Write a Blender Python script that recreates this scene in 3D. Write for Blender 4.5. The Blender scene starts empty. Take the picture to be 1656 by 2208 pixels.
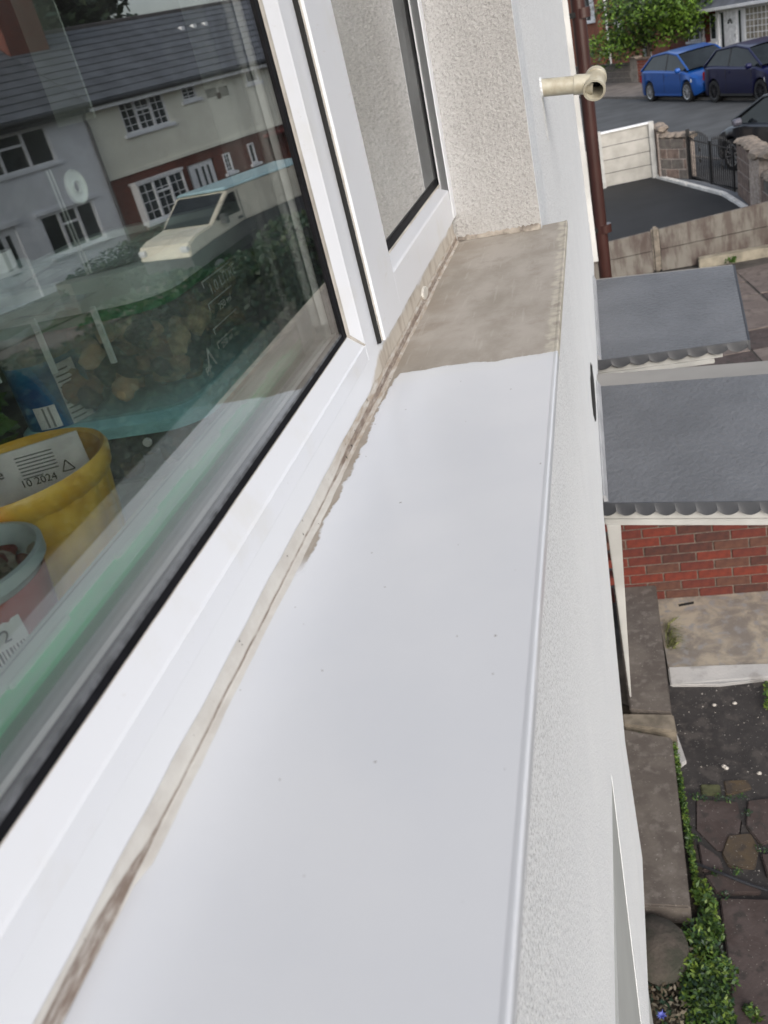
import bpy, math, random
import numpy as np
from mathutils import Vector, Matrix
random.seed(7); rnd = random.random; uni = random.uniform
S = bpy.context.scene; C = S.collection

# ------------------------------------------------------------------ camera (position 0,0,0; ground at z = -3.9)
PP = np.array([828., 1104.]); VPY = np.array([1258., -20.]); VPZ = np.array([1770., 4600.])
FPX = math.sqrt(-float(np.dot(VPY - PP, VPZ - PP)))
def _d(v):
    r = np.array([v[0] - PP[0], v[1] - PP[1], FPX]); return r / np.linalg.norm(r)
_Y = _d(VPY); _Z = -_d(VPZ); _X = np.cross(_Y, _Z); RM = np.stack([_X, _Y, _Z])
def ray(x, y): return RM @ np.array([x - PP[0], y - PP[1], FPX])
def onz(x, y, z): r = ray(x, y); return Vector(r * (z / r[2]))
def onx(x, y, v): r = ray(x, y); return Vector(r * (v / r[0]))
def ony(x, y, v): r = ray(x, y); return Vector(r * (v / r[1]))
cam = bpy.data.cameras.new('camera'); co = bpy.data.objects.new('camera', cam); C.objects.link(co)
co.matrix_world = Matrix(((RM[0][0], -RM[0][1], -RM[0][2], 0), (RM[1][0], -RM[1][1], -RM[1][2], 0), (RM[2][0], -RM[2][1], -RM[2][2], 0), (0, 0, 0, 1)))
cam.sensor_fit = 'VERTICAL'; cam.sensor_height = 24; cam.lens = FPX / 2208 * 24
cam.clip_start = 0.02; cam.clip_end = 1500
cam.dof.use_dof = True; cam.dof.focus_distance = 1.15; cam.dof.aperture_fstop = 9.0
S.camera = co

# ------------------------------------------------------------------ sky, sun, exposure (overcast day)
W = bpy.data.worlds.new('World'); S.world = W; W.use_nodes = True
nt = W.node_tree; nt.nodes.clear()
sky = nt.nodes.new('ShaderNodeTexSky'); sky.sky_type = 'NISHITA'; sky.sun_disc = False
SUN_EL, SUN_AZ = 30, 157
sky.sun_elevation = math.radians(SUN_EL); sky.sun_rotation = math.radians(SUN_AZ)
sky.air_density = 1.0; sky.dust_density = 4.0; sky.ozone_density = 1.0
hs = nt.nodes.new('ShaderNodeHueSaturation'); hs.inputs['Saturation'].default_value = 0.5
bg = nt.nodes.new('ShaderNodeBackground'); bg.inputs['Strength'].default_value = 0.15
wo = nt.nodes.new('ShaderNodeOutputWorld')
nt.links.new(sky.outputs[0], hs.inputs['Color']); nt.links.new(hs.outputs[0], bg.inputs['Color']); nt.links.new(bg.outputs[0], wo.inputs['Surface'])
sd = bpy.data.lights.new('sun', 'SUN'); sd.energy = 0.6; sd.angle = math.radians(60); sd.color = (1, .985, .97)
so = bpy.data.objects.new('sun', sd); C.objects.link(so)
az = math.radians(SUN_AZ); el = math.radians(SUN_EL)
sv = Vector((math.sin(az) * math.cos(el), math.cos(az) * math.cos(el), math.sin(el)))
so.rotation_euler = sv.to_track_quat('Z', 'Y').to_euler()
S.view_settings.view_transform = 'Standard'; S.view_settings.look = 'None'
S.view_settings.exposure = 0.62; S.view_settings.gamma = 1; S.view_settings.use_curve_mapping = False
S.render.engine = 'CYCLES'; S.cycles.max_bounces = 8; S.cycles.transparent_max_bounces = 16
S.cycles.diffuse_bounces = 4; S.cycles.glossy_bounces = 4; S.cycles.caustics_reflective = False; S.cycles.caustics_refractive = False

# ------------------------------------------------------------------ object helpers
def link(o, parent=None):
    C.objects.link(o)
    if parent is not None: o.parent = parent
    return o
def thing(name, label, cat, group=None, loc=(0, 0, 0)):
    o = bpy.data.objects.new(name, None); o.empty_display_size = .05; o.location = loc; link(o)
    o['label'] = label; o['category'] = cat
    if group: o['group'] = group
    return o
def tag(o, label, cat, group=None):
    o['label'] = label; o['category'] = cat
    if group: o['group'] = group
    return o
def struct(o): o['kind'] = 'structure'; return o
def stuff(o, label=None, cat=None):
    o['kind'] = 'stuff'
    if label: o['label'] = label
    if cat: o['category'] = cat
    return o
class MB:
    def __init__(s): s.v = []; s.f = []; s.mi = []; s.m = 0
    def add(s, vs, fs):
        n = len(s.v); s.v += [tuple(v) for v in vs]; s.f += [tuple(n + i for i in f) for f in fs]; s.mi += [s.m] * len(fs); return s
    def box(s, a, b):
        x0, y0, z0 = [min(p, q) for p, q in zip(a, b)]; x1, y1, z1 = [max(p, q) for p, q in zip(a, b)]
        return s.add([(x0, y0, z0), (x1, y0, z0), (x1, y1, z0), (x0, y1, z0), (x0, y0, z1), (x1, y0, z1), (x1, y1, z1), (x0, y1, z1)],
                     [(0, 3, 2, 1), (4, 5, 6, 7), (0, 1, 5, 4), (1, 2, 6, 5), (2, 3, 7, 6), (3, 0, 4, 7)])
    def hexa(s, lo, hi):   # two quads
        return s.add(list(lo) + list(hi), [(3, 2, 1, 0), (4, 5, 6, 7), (0, 1, 5, 4), (1, 2, 6, 5), (2, 3, 7, 6), (3, 0, 4, 7)])
    def prism(s, pts, d):  # polygon extruded by vector d
        n = len(pts); P = [Vector(p) for p in pts]; d = Vector(d)
        return s.add(P + [p + d for p in P], [tuple(range(n - 1, -1, -1)), tuple(range(n, 2 * n))] + [(i, (i + 1) % n, n + (i + 1) % n, n + i) for i in range(n)])
    def cyl(s, a, b, r0, r1=None, n=16, caps=True):
        a = Vector(a); b = Vector(b); r1 = r0 if r1 is None else r1
        z = (b - a).normalized(); x = z.orthogonal().normalized(); y = z.cross(x)
        vs = [a + (x * math.cos(t) + y * math.sin(t)) * r0 for t in [2 * math.pi * i / n for i in range(n)]]
        vs += [b + (x * math.cos(t) + y * math.sin(t)) * r1 for t in [2 * math.pi * i / n for i in range(n)]]
        fs = [(i, (i + 1) % n, n + (i + 1) % n, n + i) for i in range(n)]
        if caps: fs += [tuple(range(n - 1, -1, -1)), tuple(range(n, 2 * n))]
        return s.add(vs, fs)
    def lathe(s, c, prof, n=40, flute=None):   # profile of (r, z), optional flute(angle)->scale
        c = Vector(c); vs = []
        for r, z in prof:
            for i in range(n):
                t = 2 * math.pi * i / n; rr = r * (flute(t) if flute else 1)
                vs.append(c + Vector((rr * math.cos(t), rr * math.sin(t), z)))
        fs = []
        for k in range(len(prof) - 1):
            for i in range(n): j = (i + 1) % n; fs.append((k * n + i, k * n + j, (k + 1) * n + j, (k + 1) * n + i))
        return s.add(vs, fs)
    def tube(s, pts, r, n=8):
        for a, b in zip(pts[:-1], pts[1:]): s.cyl(a, b, r, r, n)
        return s
    def loft(s, rings, closed=False, cap=True):
        n = len(rings[0]); base = [p for r in rings for p in r]; fs = []
        for k in range(len(rings) - 1):
            for i in range(n if closed else n - 1):
                j = (i + 1) % n; fs.append((k * n + i, k * n + j, (k + 1) * n + j, (k + 1) * n + i))
        if cap: fs += [tuple(range(n - 1, -1, -1)), tuple(range((len(rings) - 1) * n, len(rings) * n))]
        return s.add(base, fs)
    def build(s, name, mats, parent=None, smooth=False, bevel=0, seg=2):
        me = bpy.data.meshes.new(name); me.from_pydata(s.v, [], s.f); me.update()
        for m in (mats if isinstance(mats, (list, tuple)) else [mats]): me.materials.append(m)
        if len(me.materials) > 1: me.polygons.foreach_set('material_index', s.mi)
        import bmesh
        bm = bmesh.new(); bm.from_mesh(me); bmesh.ops.recalc_face_normals(bm, faces=bm.faces)
        if bevel: bmesh.ops.bevel(bm, geom=[e for e in bm.edges if e.is_manifold and e.calc_face_angle(0) > .5], offset=bevel, segments=seg, affect='EDGES', clamp_overlap=True)
        bm.to_mesh(me); bm.free()
        if smooth:
            me.polygons.foreach_set('use_smooth', [True] * len(me.polygons))
            try: me.set_sharp_from_angle(angle=math.radians(38))
            except Exception: pass
        o = bpy.data.objects.new(name, me); link(o, parent); return o
def copy_of(o, parent=None):
    c = o.copy(); link(c)
    if parent is not None: c.parent = parent
    return c
def clone(o, parent=None):
    c = copy_of(o, parent)
    for ch in [k for k in S.objects if k.parent == o]: clone(ch, c)
    return c
def text(parent, name, body, size, o, xdir, ydir, mat, off=.0006, ext=.0002, sx=1.0):
    cu = bpy.data.curves.new(name, 'FONT'); cu.body = body; cu.size = size; cu.extrude = ext; cu.resolution_u = 3
    t = bpy.data.objects.new(name, cu); C.objects.link(t)
    dg = bpy.context.evaluated_depsgraph_get(); me = bpy.data.meshes.new_from_object(t.evaluated_get(dg)); bpy.data.objects.remove(t)
    x = Vector(xdir).normalized(); y = Vector(ydir); y = (y - x * y.dot(x)).normalized(); z = x.cross(y)
    M = Matrix.Translation(Vector(o) + z * off) @ Matrix((x, y, z)).transposed().to_4x4() @ Matrix.Scale(sx, 4, (1, 0, 0))
    me.transform(M); me.materials.clear(); me.materials.append(mat)
    ob = bpy.data.objects.new(name, me); link(ob, parent); return ob

# ------------------------------------------------------------------ material helpers
MATS = {}
class NT:
    def __init__(s, name):
        s.m = bpy.data.materials.new(name); s.m.use_nodes = True; s.t = s.m.node_tree; s.t.nodes.clear()
        s.out = s.n('OutputMaterial'); s.b = s.n('BsdfPrincipled'); s.l(s.b.outputs[0], s.out.inputs[0])
        s.tc = s.n('TexCoord'); s.co = s.tc.outputs['Object']
    def n(s, k, **kw):
        nd = s.t.nodes.new('ShaderNode' + k)
        for a, b in kw.items(): setattr(nd, a, b)
        return nd
    def l(s, a, b): s.t.links.new(a, b)
    def v(s, sock, val):
        if hasattr(val, 'links') or hasattr(val, 'is_linked'): s.l(val, sock)
        else: sock.default_value = val
    def math(s, op, a, b=0.0, clamp=False):
        n = s.n('Math', operation=op, use_clamp=clamp); s.v(n.inputs[0], a); s.v(n.inputs[1], b); return n.outputs[0]
    def noise(s, scale, detail=3, rough=.55, co=None, dist=0):
        n = s.n('TexNoise'); n.inputs['Scale'].default_value = scale; n.inputs['Detail'].default_value = detail
        n.inputs['Roughness'].default_value = rough; n.inputs['Distortion'].default_value = dist; s.l(co or s.co, n.inputs['Vector']); return n.outputs[0]
    def ramp(s, f, a, b):  # smooth 0..1 between a and b
        n = s.n('MapRange', interpolation_type='SMOOTHSTEP'); s.v(n.inputs[0], f); n.inputs[1].default_value = a; n.inputs[2].default_value = b; return n.outputs[0]
    def mix(s, f, a, b):
        n = s.n('Mix', data_type='RGBA'); s.v(n.inputs['Factor'], f)
        for k, c in ((6, a), (7, b)):
            if isinstance(c, tuple): n.inputs[k].default_value = (*c[:3], 1)
            else: s.l(c, n.inputs[k])
        return n.outputs[2]
    def xyz(s):
        n = s.n('SeparateXYZ'); s.l(s.co, n.inputs[0]); return n.outputs
    def stretch(s, sx, sy, sz):
        n = s.n('Mapping'); n.inputs['Scale'].default_value = (sx, sy, sz); s.l(s.co, n.inputs[0]); return n.outputs[0]
    def bump(s, h, strength=.3, dist=.001):
        n = s.n('Bump'); n.inputs['Strength'].default_value = strength; n.inputs['Distance'].default_value = dist
        s.l(h, n.inputs['Height']); s.l(n.outputs[0], s.b.inputs['Normal']); return n
    def col(s, c):
        if isinstance(c, tuple): s.b.inputs['Base Color'].default_value = (*c[:3], 1)
        else: s.l(c, s.b.inputs['Base Color'])
    def rough(s, r): s.v(s.b.inputs['Roughness'], r)
def mat(name, c, r=.5, var=.12, scale=8, bump=0, bscale=60, bdist=.002, metal=0, c2=None, coat=0, detail=4):
    if name in MATS: return MATS[name]
    s = NT(name); f = s.noise(scale, detail)
    dark = c2 or tuple(x * (1 - 2 * var) for x in c); lite = c if c2 else tuple(min(1, x * (1 + var)) for x in c)
    s.col(s.mix(s.ramp(f, .3, .7), dark, lite)); s.rough(r); s.b.inputs['Metallic'].default_value = metal
    if coat: s.b.inputs['Coat Weight'].default_value = coat; s.b.inputs['Coat Roughness'].default_value = .05
    if bump: s.bump(s.noise(bscale, 4), bump, bdist)
    MATS[name] = s.m; return s.m
def glassmat(name, f0=.06, tint=(1, 1, 1), rough=0.0, dust=0.0, k=1.0):
    s = NT(name); s.t.nodes.remove(s.b)
    lw = s.n('LayerWeight'); lw.inputs[0].default_value = .5
    f5 = s.math('POWER', lw.outputs['Facing'], 3.8)
    F = s.math('ADD', f0, s.math('MULTIPLY', f5, 1 - f0)); F2 = s.math('DIVIDE', s.math('MULTIPLY', F, 2 * k), s.math('ADD', F, 1.0), True)
    tr = s.n('BsdfTransparent'); tr.inputs[0].default_value = (*tint, 1)
    gl = s.n('BsdfAnisotropic') if False else s.n('BsdfGlossy'); gl.inputs['Roughness'].default_value = rough
    mx = s.n('MixShader'); s.l(F2, mx.inputs[0]); s.l(tr.outputs[0], mx.inputs[1]); s.l(gl.outputs[0], mx.inputs[2]); o = mx.outputs[0]
    if dust:
        df = s.n('BsdfDiffuse'); df.inputs[0].default_value = (.7, .72, .72, 1)
        m2 = s.n('MixShader'); s.l(s.math('MULTIPLY', s.ramp(s.noise(6, 6, .6), .35, .75), dust), m2.inputs[0]); s.l(o, m2.inputs[1]); s.l(df.outputs[0], m2.inputs[2]); o = m2.outputs[0]
    s.l(o, s.out.inputs[0]); MATS[name] = s.m; return s.m

# --- house materials
def m_pvc(name, stains=True):
    s = NT(name); X, Y, Z = s.xyz()
    sm = s.ramp(s.noise(14, 6, .6), .52, .78); fine = s.ramp(s.noise(260, 3), .66, .72)
    c = s.mix(s.math('MULTIPLY', sm, .6), (.685, .705, .745), (.63, .63, .61))
    c = s.mix(s.math('MULTIPLY', s.math('MULTIPLY', fine, s.ramp(s.noise(9, 2), .5, .7)), .45), c, (.35, .31, .26))
    c = s.mix(s.math('MULTIPLY', s.ramp(s.noise(120, 3, .6, s.stretch(1, .15, 1)), .68, .74), .3), c, (.50, .48, .44))
    s.col(c); s.rough(.28); s.bump(s.noise(40, 2), .05, .0005); MATS[name] = s.m; return s.m
PVC = m_pvc('white_upvc')
def m_pvc_dirty():
    s = NT('dirty_upvc'); X, Y, Z = s.xyz()
    f = s.math('ADD', s.math('MULTIPLY', s.math('SUBTRACT', s.noise(30, 5), .5), .02), Z)
    far = s.ramp(Y, .74, .86)
    lim = s.math('ADD', s.math('MULTIPLY', far, .022), -.293)       # dirt climbs higher past the join
    d = s.ramp(s.math('SUBTRACT', lim, f), -.004, .004)
    streak = s.ramp(s.noise(60, 5, .6, s.stretch(1, 1, .3)), .45, .7)
    c = s.mix(d, (.685, .705, .74), s.mix(streak, (.52, .48, .42), (.36, .31, .26)))
    s.col(c); s.rough(.4); s.bump(s.noise(120, 4), .12, .0006); return s.m
PVCD = m_pvc_dirty()
def m_edge_dirt():
    s = NT('grimy_upvc_edge'); c = s.mix(s.ramp(s.noise(35, 5), .35, .7), (.50, .47, .42), (.34, .31, .27)); s.col(c); s.rough(.5); return s.m
EDGE = m_edge_dirt()
RUB = mat('black_rubber', (.006, .006, .008), .6, .2, 40, .1, 200, .0003); RUB.node_tree.nodes['Principled BSDF'].inputs['Specular IOR Level'].default_value = .15
RUBG = mat('dusty_gasket', (.035, .037, .044), .5, .35, 90, .2, 300, .0004)
SPACER = mat('aluminium_spacer', (.72, .74, .74), .45, .05, 50)
GLASS_O = glassmat('window_glass', .038, (.97, .985, .98), 0.0, .012, 1.0)
GLASS_I = glassmat('window_glass_inner', .038, (.95, .975, .965), 0.0, .008, 1.0)
GLASS_F = glassmat('dusty_window_glass', .075, (.90, .93, .92), .015, .12, 1.1)
def m_sill():
    s = NT('painted_sill'); X, Y, Z = s.xyz()
    n1 = s.math('MULTIPLY', s.math('SUBTRACT', s.noise(22, 5, .6), .5), .03)
    n2 = s.math('MULTIPLY', s.math('SUBTRACT', s.noise(45, 5, .65), .5), .016)
    xf = s.math('MULTIPLY', X, .05)                                 # paint edge runs slightly skew
    fy = s.ramp(s.math('ADD', s.math('ADD', Y, n1), s.math('ADD', xf, s.math('MULTIPLY', s.ramp(X, -.21, -.24), .0))), .8355, .838)
    # strip of old surface beside the sealant, wider in places along the window
    wob = s.math('MULTIPLY', s.math('SUBTRACT', s.noise(5, 3), .5), .022)
    fx = s.ramp(s.math('ADD', s.math('ADD', X, n2), wob), -.2275, -.2295)
    near = s.ramp(Y, .47, .5)
    bare = s.math('MAXIMUM', fy, s.math('MULTIPLY', fx, near))
    blotch = s.ramp(s.noise(13, 6, .62, s.stretch(1, .5, 1)), .35, .65)
    old = s.mix(blotch, (.29, .26, .22), (.40, .365, .325))
    oldd = s.mix(s.math('MULTIPLY', s.ramp(X, -.15, -.24), s.ramp(s.noise(18, 5), .35, .7)), old, (.29, .25, .205))
    scr = s.ramp(s.noise(150, 3, .6, s.stretch(1, .07, 1)), .60, .68)
    oldd = s.mix(s.math('MULTIPLY', s.ramp(s.noise(38, 6, .7, s.stretch(.8, .8, 1)), .50, .72), .35), oldd, (.22, .185, .15))
    oldd = s.mix(s.math('MULTIPLY', scr, .22), oldd, (.50, .47, .43))
    edge = s.math('MULTIPLY', s.ramp(s.math('ADD', X, n2), -.077, -.07), s.ramp(s.noise(60, 4), .35, .6))
    oldd = s.mix(s.math('MULTIPLY', edge, .55), oldd, (.60, .57, .47))
    sp = s.ramp(s.noise(170, 1), .785, .80)
    pc = s.mix(s.ramp(s.noise(7, 4), .3, .7), (.615, .638, .68), (.645, .665, .70))
    pc = s.mix(s.math('MULTIPLY', sp, .75), pc, (.18, .16, .15))
    halo = s.ramp(s.math('ADD', Y, n1), .81, .835)
    pc = s.mix(s.math('MULTIPLY', halo, .25), pc, (.67, .685, .66))
    s.col(s.mix(bare, pc, oldd))
    s.rough(s.math('ADD', s.math('MULTIPLY', bare, .42), .26))
    rip = s.noise(55, 4, .6, s.stretch(1, .12, 1)); lump = s.noise(16, 3)
    h = s.math('ADD', s.math('MULTIPLY', s.math('SUBTRACT', 1.0, bare), 1.0), s.math('MULTIPLY', s.noise(90, 5), s.math('ADD', .10, s.math('MULTIPLY', bare, .5))))
    h = s.math('ADD', h, s.math('MULTIPLY', s.math('ADD', s.math('MULTIPLY', rip, .5), lump), .35))
    s.bump(h, .5, .0006); return s.m
SILL = m_sill()
def m_sealant():
    s = NT('old_sealant'); X, Y, Z = s.xyz()
    q = s.math('SUBTRACT', s.math('SUBTRACT', X, -.24), s.math('SUBTRACT', Z, -.30))
    q = s.math('ADD', q, s.math('MULTIPLY', s.math('SUBTRACT', s.noise(30, 4), .5), .003))
    near = s.ramp(Y, .27, .19); far = s.ramp(Y, .58, .68)
    up = s.math('ADD', s.math('ADD', s.math('MULTIPLY', near, .008), s.math('MULTIPLY', far, .0045)), .0011)
    dn = s.math('ADD', s.math('ADD', s.math('MULTIPLY', near, .0015), s.math('MULTIPLY', far, .0008)), .0006)
    a = s.ramp(s.math('ADD', q, up), -.001, .001); b = s.ramp(s.math('SUBTRACT', dn, q), -.0008, .0006)
    streak = s.ramp(s.noise(60, 5, .65, s.stretch(6, 1, 6)), .32, .62)
    amt = s.math('MULTIPLY', s.math('MULTIPLY', a, b), s.math('ADD', .35, s.math('MULTIPLY', streak, .65)))
    base = s.mix(s.ramp(s.noise(45, 5, .6), .3, .7), (.48, .46, .43), (.56, .55, .52))
    base = s.mix(s.math('MULTIPLY', far, s.ramp(s.noise(50, 5, .6, s.stretch(5, 1, 5)), .3, .65)), base, (.36, .30, .24))
    holes = s.ramp(s.noise(190, 1), .74, .77)
    c = s.mix(amt, base, s.mix(s.noise(80, 4), (.13, .095, .075), (.22, .17, .14))); c = s.mix(holes, c, (.03, .025, .02))
    s.col(c); s.rough(.6); s.bump(s.noise(120, 5, .6, s.stretch(3, 1, 3)), .5, .0012); return s.m
SEAL = m_sealant()
def m_render(name, c1, c2, pit, bs=.6, scale=420, dist=.0018, zone=False, amt=.8, lo=.50, hi=.62):
    s = NT(name); X, Y, Z = s.xyz()
    v = s.n('TexVoronoi'); v.inputs['Scale'].default_value = scale * .55; s.l(s.co, v.inputs['Vector'])
    n = s.noise(scale, 4, .65, dist=.8)
    c = s.mix(s.ramp(s.noise(4, 5, .6), .3, .7), c1, c2)
    stre = s.ramp(s.noise(9, 5, .6, s.stretch(1, 1, .12)), .5, .8); c = s.mix(s.math('MULTIPLY', stre, .25), c, tuple(x * .82 for x in c1))
    k = s.math('MULTIPLY', s.ramp(n, lo, hi), amt)
    if zone: k = s.math('MULTIPLY', k, s.math('ADD', .12, s.math('MULTIPLY', s.ramp(Z, -.95, -.42), .88)))
    c = s.mix(k, c, pit)
    if zone:
        band = s.math('MULTIPLY', s.ramp(s.math('ADD', Y, s.math('MULTIPLY', s.noise(12, 4), .08)), 1.68, 1.56), s.ramp(Z, -.33, -.29))
        n2 = s.noise(210, 4, .65, dist=.8); c = s.mix(band, c, s.mix(s.ramp(n2, .48, .62), (.82, .85, .88), (.60, .64, .69)))
        n = s.math('ADD', n, s.math('MULTIPLY', s.math('MULTIPLY', n2, band), 3.0))
    s.col(c); s.rough(.85); s.bump(s.math('ADD', n, s.math('MULTIPLY', v.outputs[0], .5)), bs, dist); return s.m
REND = m_render('white_masonry_render', (.77, .79, .81), (.80, .82, .835), (.40, .41, .42), .9, 300, .0026, True, .95, .48, .62)
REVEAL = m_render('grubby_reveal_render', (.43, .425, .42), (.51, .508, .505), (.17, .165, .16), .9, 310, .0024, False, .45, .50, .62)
BEADM = m_render('bright_corner_render', (.76, .78, .80), (.78, .80, .82), (.52, .56, .60), 1.0, 220, .004, False, .6)
OLDPIPE = mat('yellowed_pipe_plastic', (.42, .40, .325), .4, .12, 45, c2=(.30, .27, .20), detail=6)
BROWN = mat('brown_pipe_plastic', (.045, .017, .014), .3, .1, 6)
DARK = mat('dark_void', (.01, .01, .01), .9, .1)
CANOPY = mat('grey_canopy_sheet', (.112, .118, .130), .42, .10, 3.5, .7, 60, .010)
CANOPYE = mat('grey_canopy_edge', (.040, .043, .050), .45, .08, 5, .3, 60, .002)
CREAMW = mat('offwhite_trim', (.46, .46, .445), .4, .08, 6)
# --- street materials
ASPH = mat('road_asphalt', (.072, .077, .082), .85, .12, 1.2, .4, 90, .004)
TARM = mat('fresh_tarmac', (.017, .018, .0195), .8, .12, 1.5, .5, 120, .004)
PAVE = mat('pavement_slab_grey', (.165, .145, .132), .9, .15, 2, .4, 40, .004)
KERB = mat('kerb_concrete', (.14, .13, .12), .9, .15, 5)
GROUND = mat('yard_ground', (.10, .09, .08), .95, .3, 3, .6, 30, .01)
GREYB = mat('grey_block_paving', (.19, .20, .215), .8, .08, 6)
WEDGE = mat('white_edging', (.78, .77, .74), .7, .1, 6)
GRAVB = mat('cream_concrete_panel', (.44, .425, .395), .85, .10, 4, .4, 40, .003, c2=(.34, .33, .30))
STONE = mat('sandstone_block', (.27, .20, .165), .9, .2, 9, .7, 50, .006, c2=(.16, .115, .095))
STONE2 = mat('grey_sandstone_block', (.20, .18, .155), .9, .2, 9, .7, 50, .006, c2=(.13, .11, .10))
MORT = mat('pale_mortar', (.42, .36, .32), .95, .15, 20, .3, 60, .003)
STCAP = mat('rough_coping_stone', (.27, .225, .185), .9, .2, 8, .8, 30, .02)
def m_streaky():
    s = NT('weathered_gravel_board'); a = s.ramp(s.noise(7, 5, .6, s.stretch(1, 1, .25)), .4, .6); b = s.ramp(s.noise(2.3, 3), .4, .6)
    c = s.mix(a, (.135, .118, .104), (.082, .062, .055)); c = s.mix(b, c, s.mix(a, (.18, .168, .148), (.105, .086, .075)))
    s.col(c); s.rough(.9); s.bump(s.noise(40, 5), .5, .004); return s.m
GBOARD = m_streaky()
BRICKS = [mat('red_brick_%s' % n, c, .85, .15, 20, .5, 70, .002, c2=d) for n, c, d in (
    ('bright', (.15, .026, .014), (.10, .018, .011)), ('dull', (.115, .024, .015), (.08, .016, .012)), ('dark', (.075, .025, .018), (.045, .017, .014)), ('brown', (.10, .042, .028), (.07, .028, .02)))]
BMORT = mat('brick_mortar', (.15, .12, .10), .95, .2, 25, .4, 80, .003)
def m_stained(name, a, b, c, sc=3):
    s = NT(name); n = s.ramp(s.noise(sc, 7, .62, dist=.5), .4, .62); m = s.ramp(s.noise(sc * 3.1, 5), .5, .68); sp = s.ramp(s.noise(90, 2), .68, .73)
    k = s.mix(n, a, b); k = s.mix(m, k, c); k = s.mix(s.math('MULTIPLY', sp, .6), k, (.42, .40, .36)); s.col(k); s.rough(.92); s.bump(s.noise(60, 6), .6, .004); return s.m
CONC = m_stained('worn_step_concrete', (.20, .175, .15), (.37, .32, .25), (.25, .24, .235), 4.5)
CONCL = m_stained('pale_concrete_lip', (.36, .355, .35), (.42, .41, .40), (.28, .27, .26))
PATH = m_stained('dark_path_asphalt', (.028, .025, .025), (.042, .038, .037), (.065, .057, .053), 4)
SLAB = m_stained('speckled_kerb_slab', (.095, .08, .07), (.13, .112, .097), (.16, .14, .125), 5)
FLAG = m_stained('purple_flagstone', (.052, .037, .034), (.075, .057, .054), (.04, .034, .032), 5)
FLAG2 = m_stained('ochre_flagstone', (.085, .06, .034), (.065, .05, .037), (.045, .036, .03), 6)
FLAG3 = m_stained('patio_slab_stone', (.13, .105, .095), (.17, .14, .125), (.105, .085, .078), 3)
SOIL = mat('damp_soil', (.035, .028, .02), .95, .4, 15, .8, 60, .01)
def leafm(name, c, d):
    s = NT(name); s.col(s.mix(s.ramp(s.noise(9, 3), .35, .65), d, c)); s.rough(.55)
    s.b.inputs['Subsurface Weight'].default_value = 0; return s.m
LEAF1 = leafm('tree_leaf_green', (.15, .25, .03), (.05, .12, .014)); LEAF2 = leafm('dark_tree_leaf', (.03, .055, .012), (.012, .026, .008))
LEAF3 = leafm('weed_leaf', (.055, .115, .012), (.014, .042, .006)); LEAF4 = leafm('lime_leaf', (.13, .19, .022), (.05, .10, .011))
LEAF5 = leafm('hedge_leaf', (.02, .055, .025), (.01, .03, .015)); LEAFD = leafm('dry_leaf', (.16, .14, .10), (.07, .05, .03))
BARK = mat('bark', (.06, .045, .035), .9, .3, 20, .6, 40, .01)
HBRICK = None
def m_wallbrick(name, a, b, m, sc=1.0):
    s = NT(name); br = s.n('TexBrick'); X, Y, Z = s.xyz(); cb = s.n('CombineXYZ'); s.l(X, cb.inputs[0]); s.l(Z, cb.inputs[1]); s.l(cb.outputs[0], br.inputs['Vector'])
    br.inputs['Color1'].default_value = (*a, 1); br.inputs['Color2'].default_value = (*b, 1); br.inputs['Mortar'].default_value = (*m, 1)
    br.inputs['Scale'].default_value = 1; br.inputs['Brick Width'].default_value = .235; br.inputs['Row Height'].default_value = .075; br.inputs['Mortar Size'].default_value = .006
    s.col(s.mix(s.math('MULTIPLY', s.ramp(s.noise(3, 4), .35, .7), .35), br.outputs[0], tuple(x * .6 for x in a))); s.rough(.9); return s.m
WBR = m_wallbrick('house_brickwork', (.27, .085, .045), (.20, .06, .035), (.22, .16, .12))
WBR2 = m_wallbrick('dark_house_brickwork', (.17, .045, .03), (.12, .035, .025), (.15, .10, .08))
HREND = mat('grey_white_house_render', (.76, .78, .82), .85, .05, 1.5, .3, 60, .003)
HCREAM = mat('cream_house_render', (.80, .79, .68), .85, .06, .6, .3, 60, .003)
SLATE = mat('roof_slate', (.11, .12, .14), .6, .15, 2)
WPAINT = mat('white_paint', (.80, .81, .83), .4, .04, 4)
WTRIM = mat('house_window_white', (.80, .81, .83), .4, .04, 4)
HGLASS = mat('house_window_glass', (.03, .038, .042), .06, .3, 1.5)
CURT = mat('net_curtain', (.38, .36, .32), .9, .2, 12)
REDP = mat('dark_red_painted_brick', (.17, .025, .02), .7, .12, 6)
ORBR = mat('orange_brick_wall', (.33, .085, .05), .85, .2, 6, c2=(.2, .06, .04))
IRON = mat('black_ironwork', (.012, .012, .013), .4, .2, 10)
# ================================================================== OUR HOUSE: wall, sill, window
XF = -.24; XS = -.232; XW = -.10; ZS = -.30; GZ = -3.9
house = thing('rendered_house', 'white rendered house with the near window, brown drainpipe and two grey door canopies', 'house', loc=(-.4, 2, GZ))
def H(mb, name, m, p=None, **k):   # build a part of the house (world coordinates; empty is not at the origin)
    o = mb.build(name, m, p or house, **k)
    o.matrix_parent_inverse = Matrix.Translation(-house.location) if p is None else Matrix()
    return o
YE = 4.78
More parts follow.
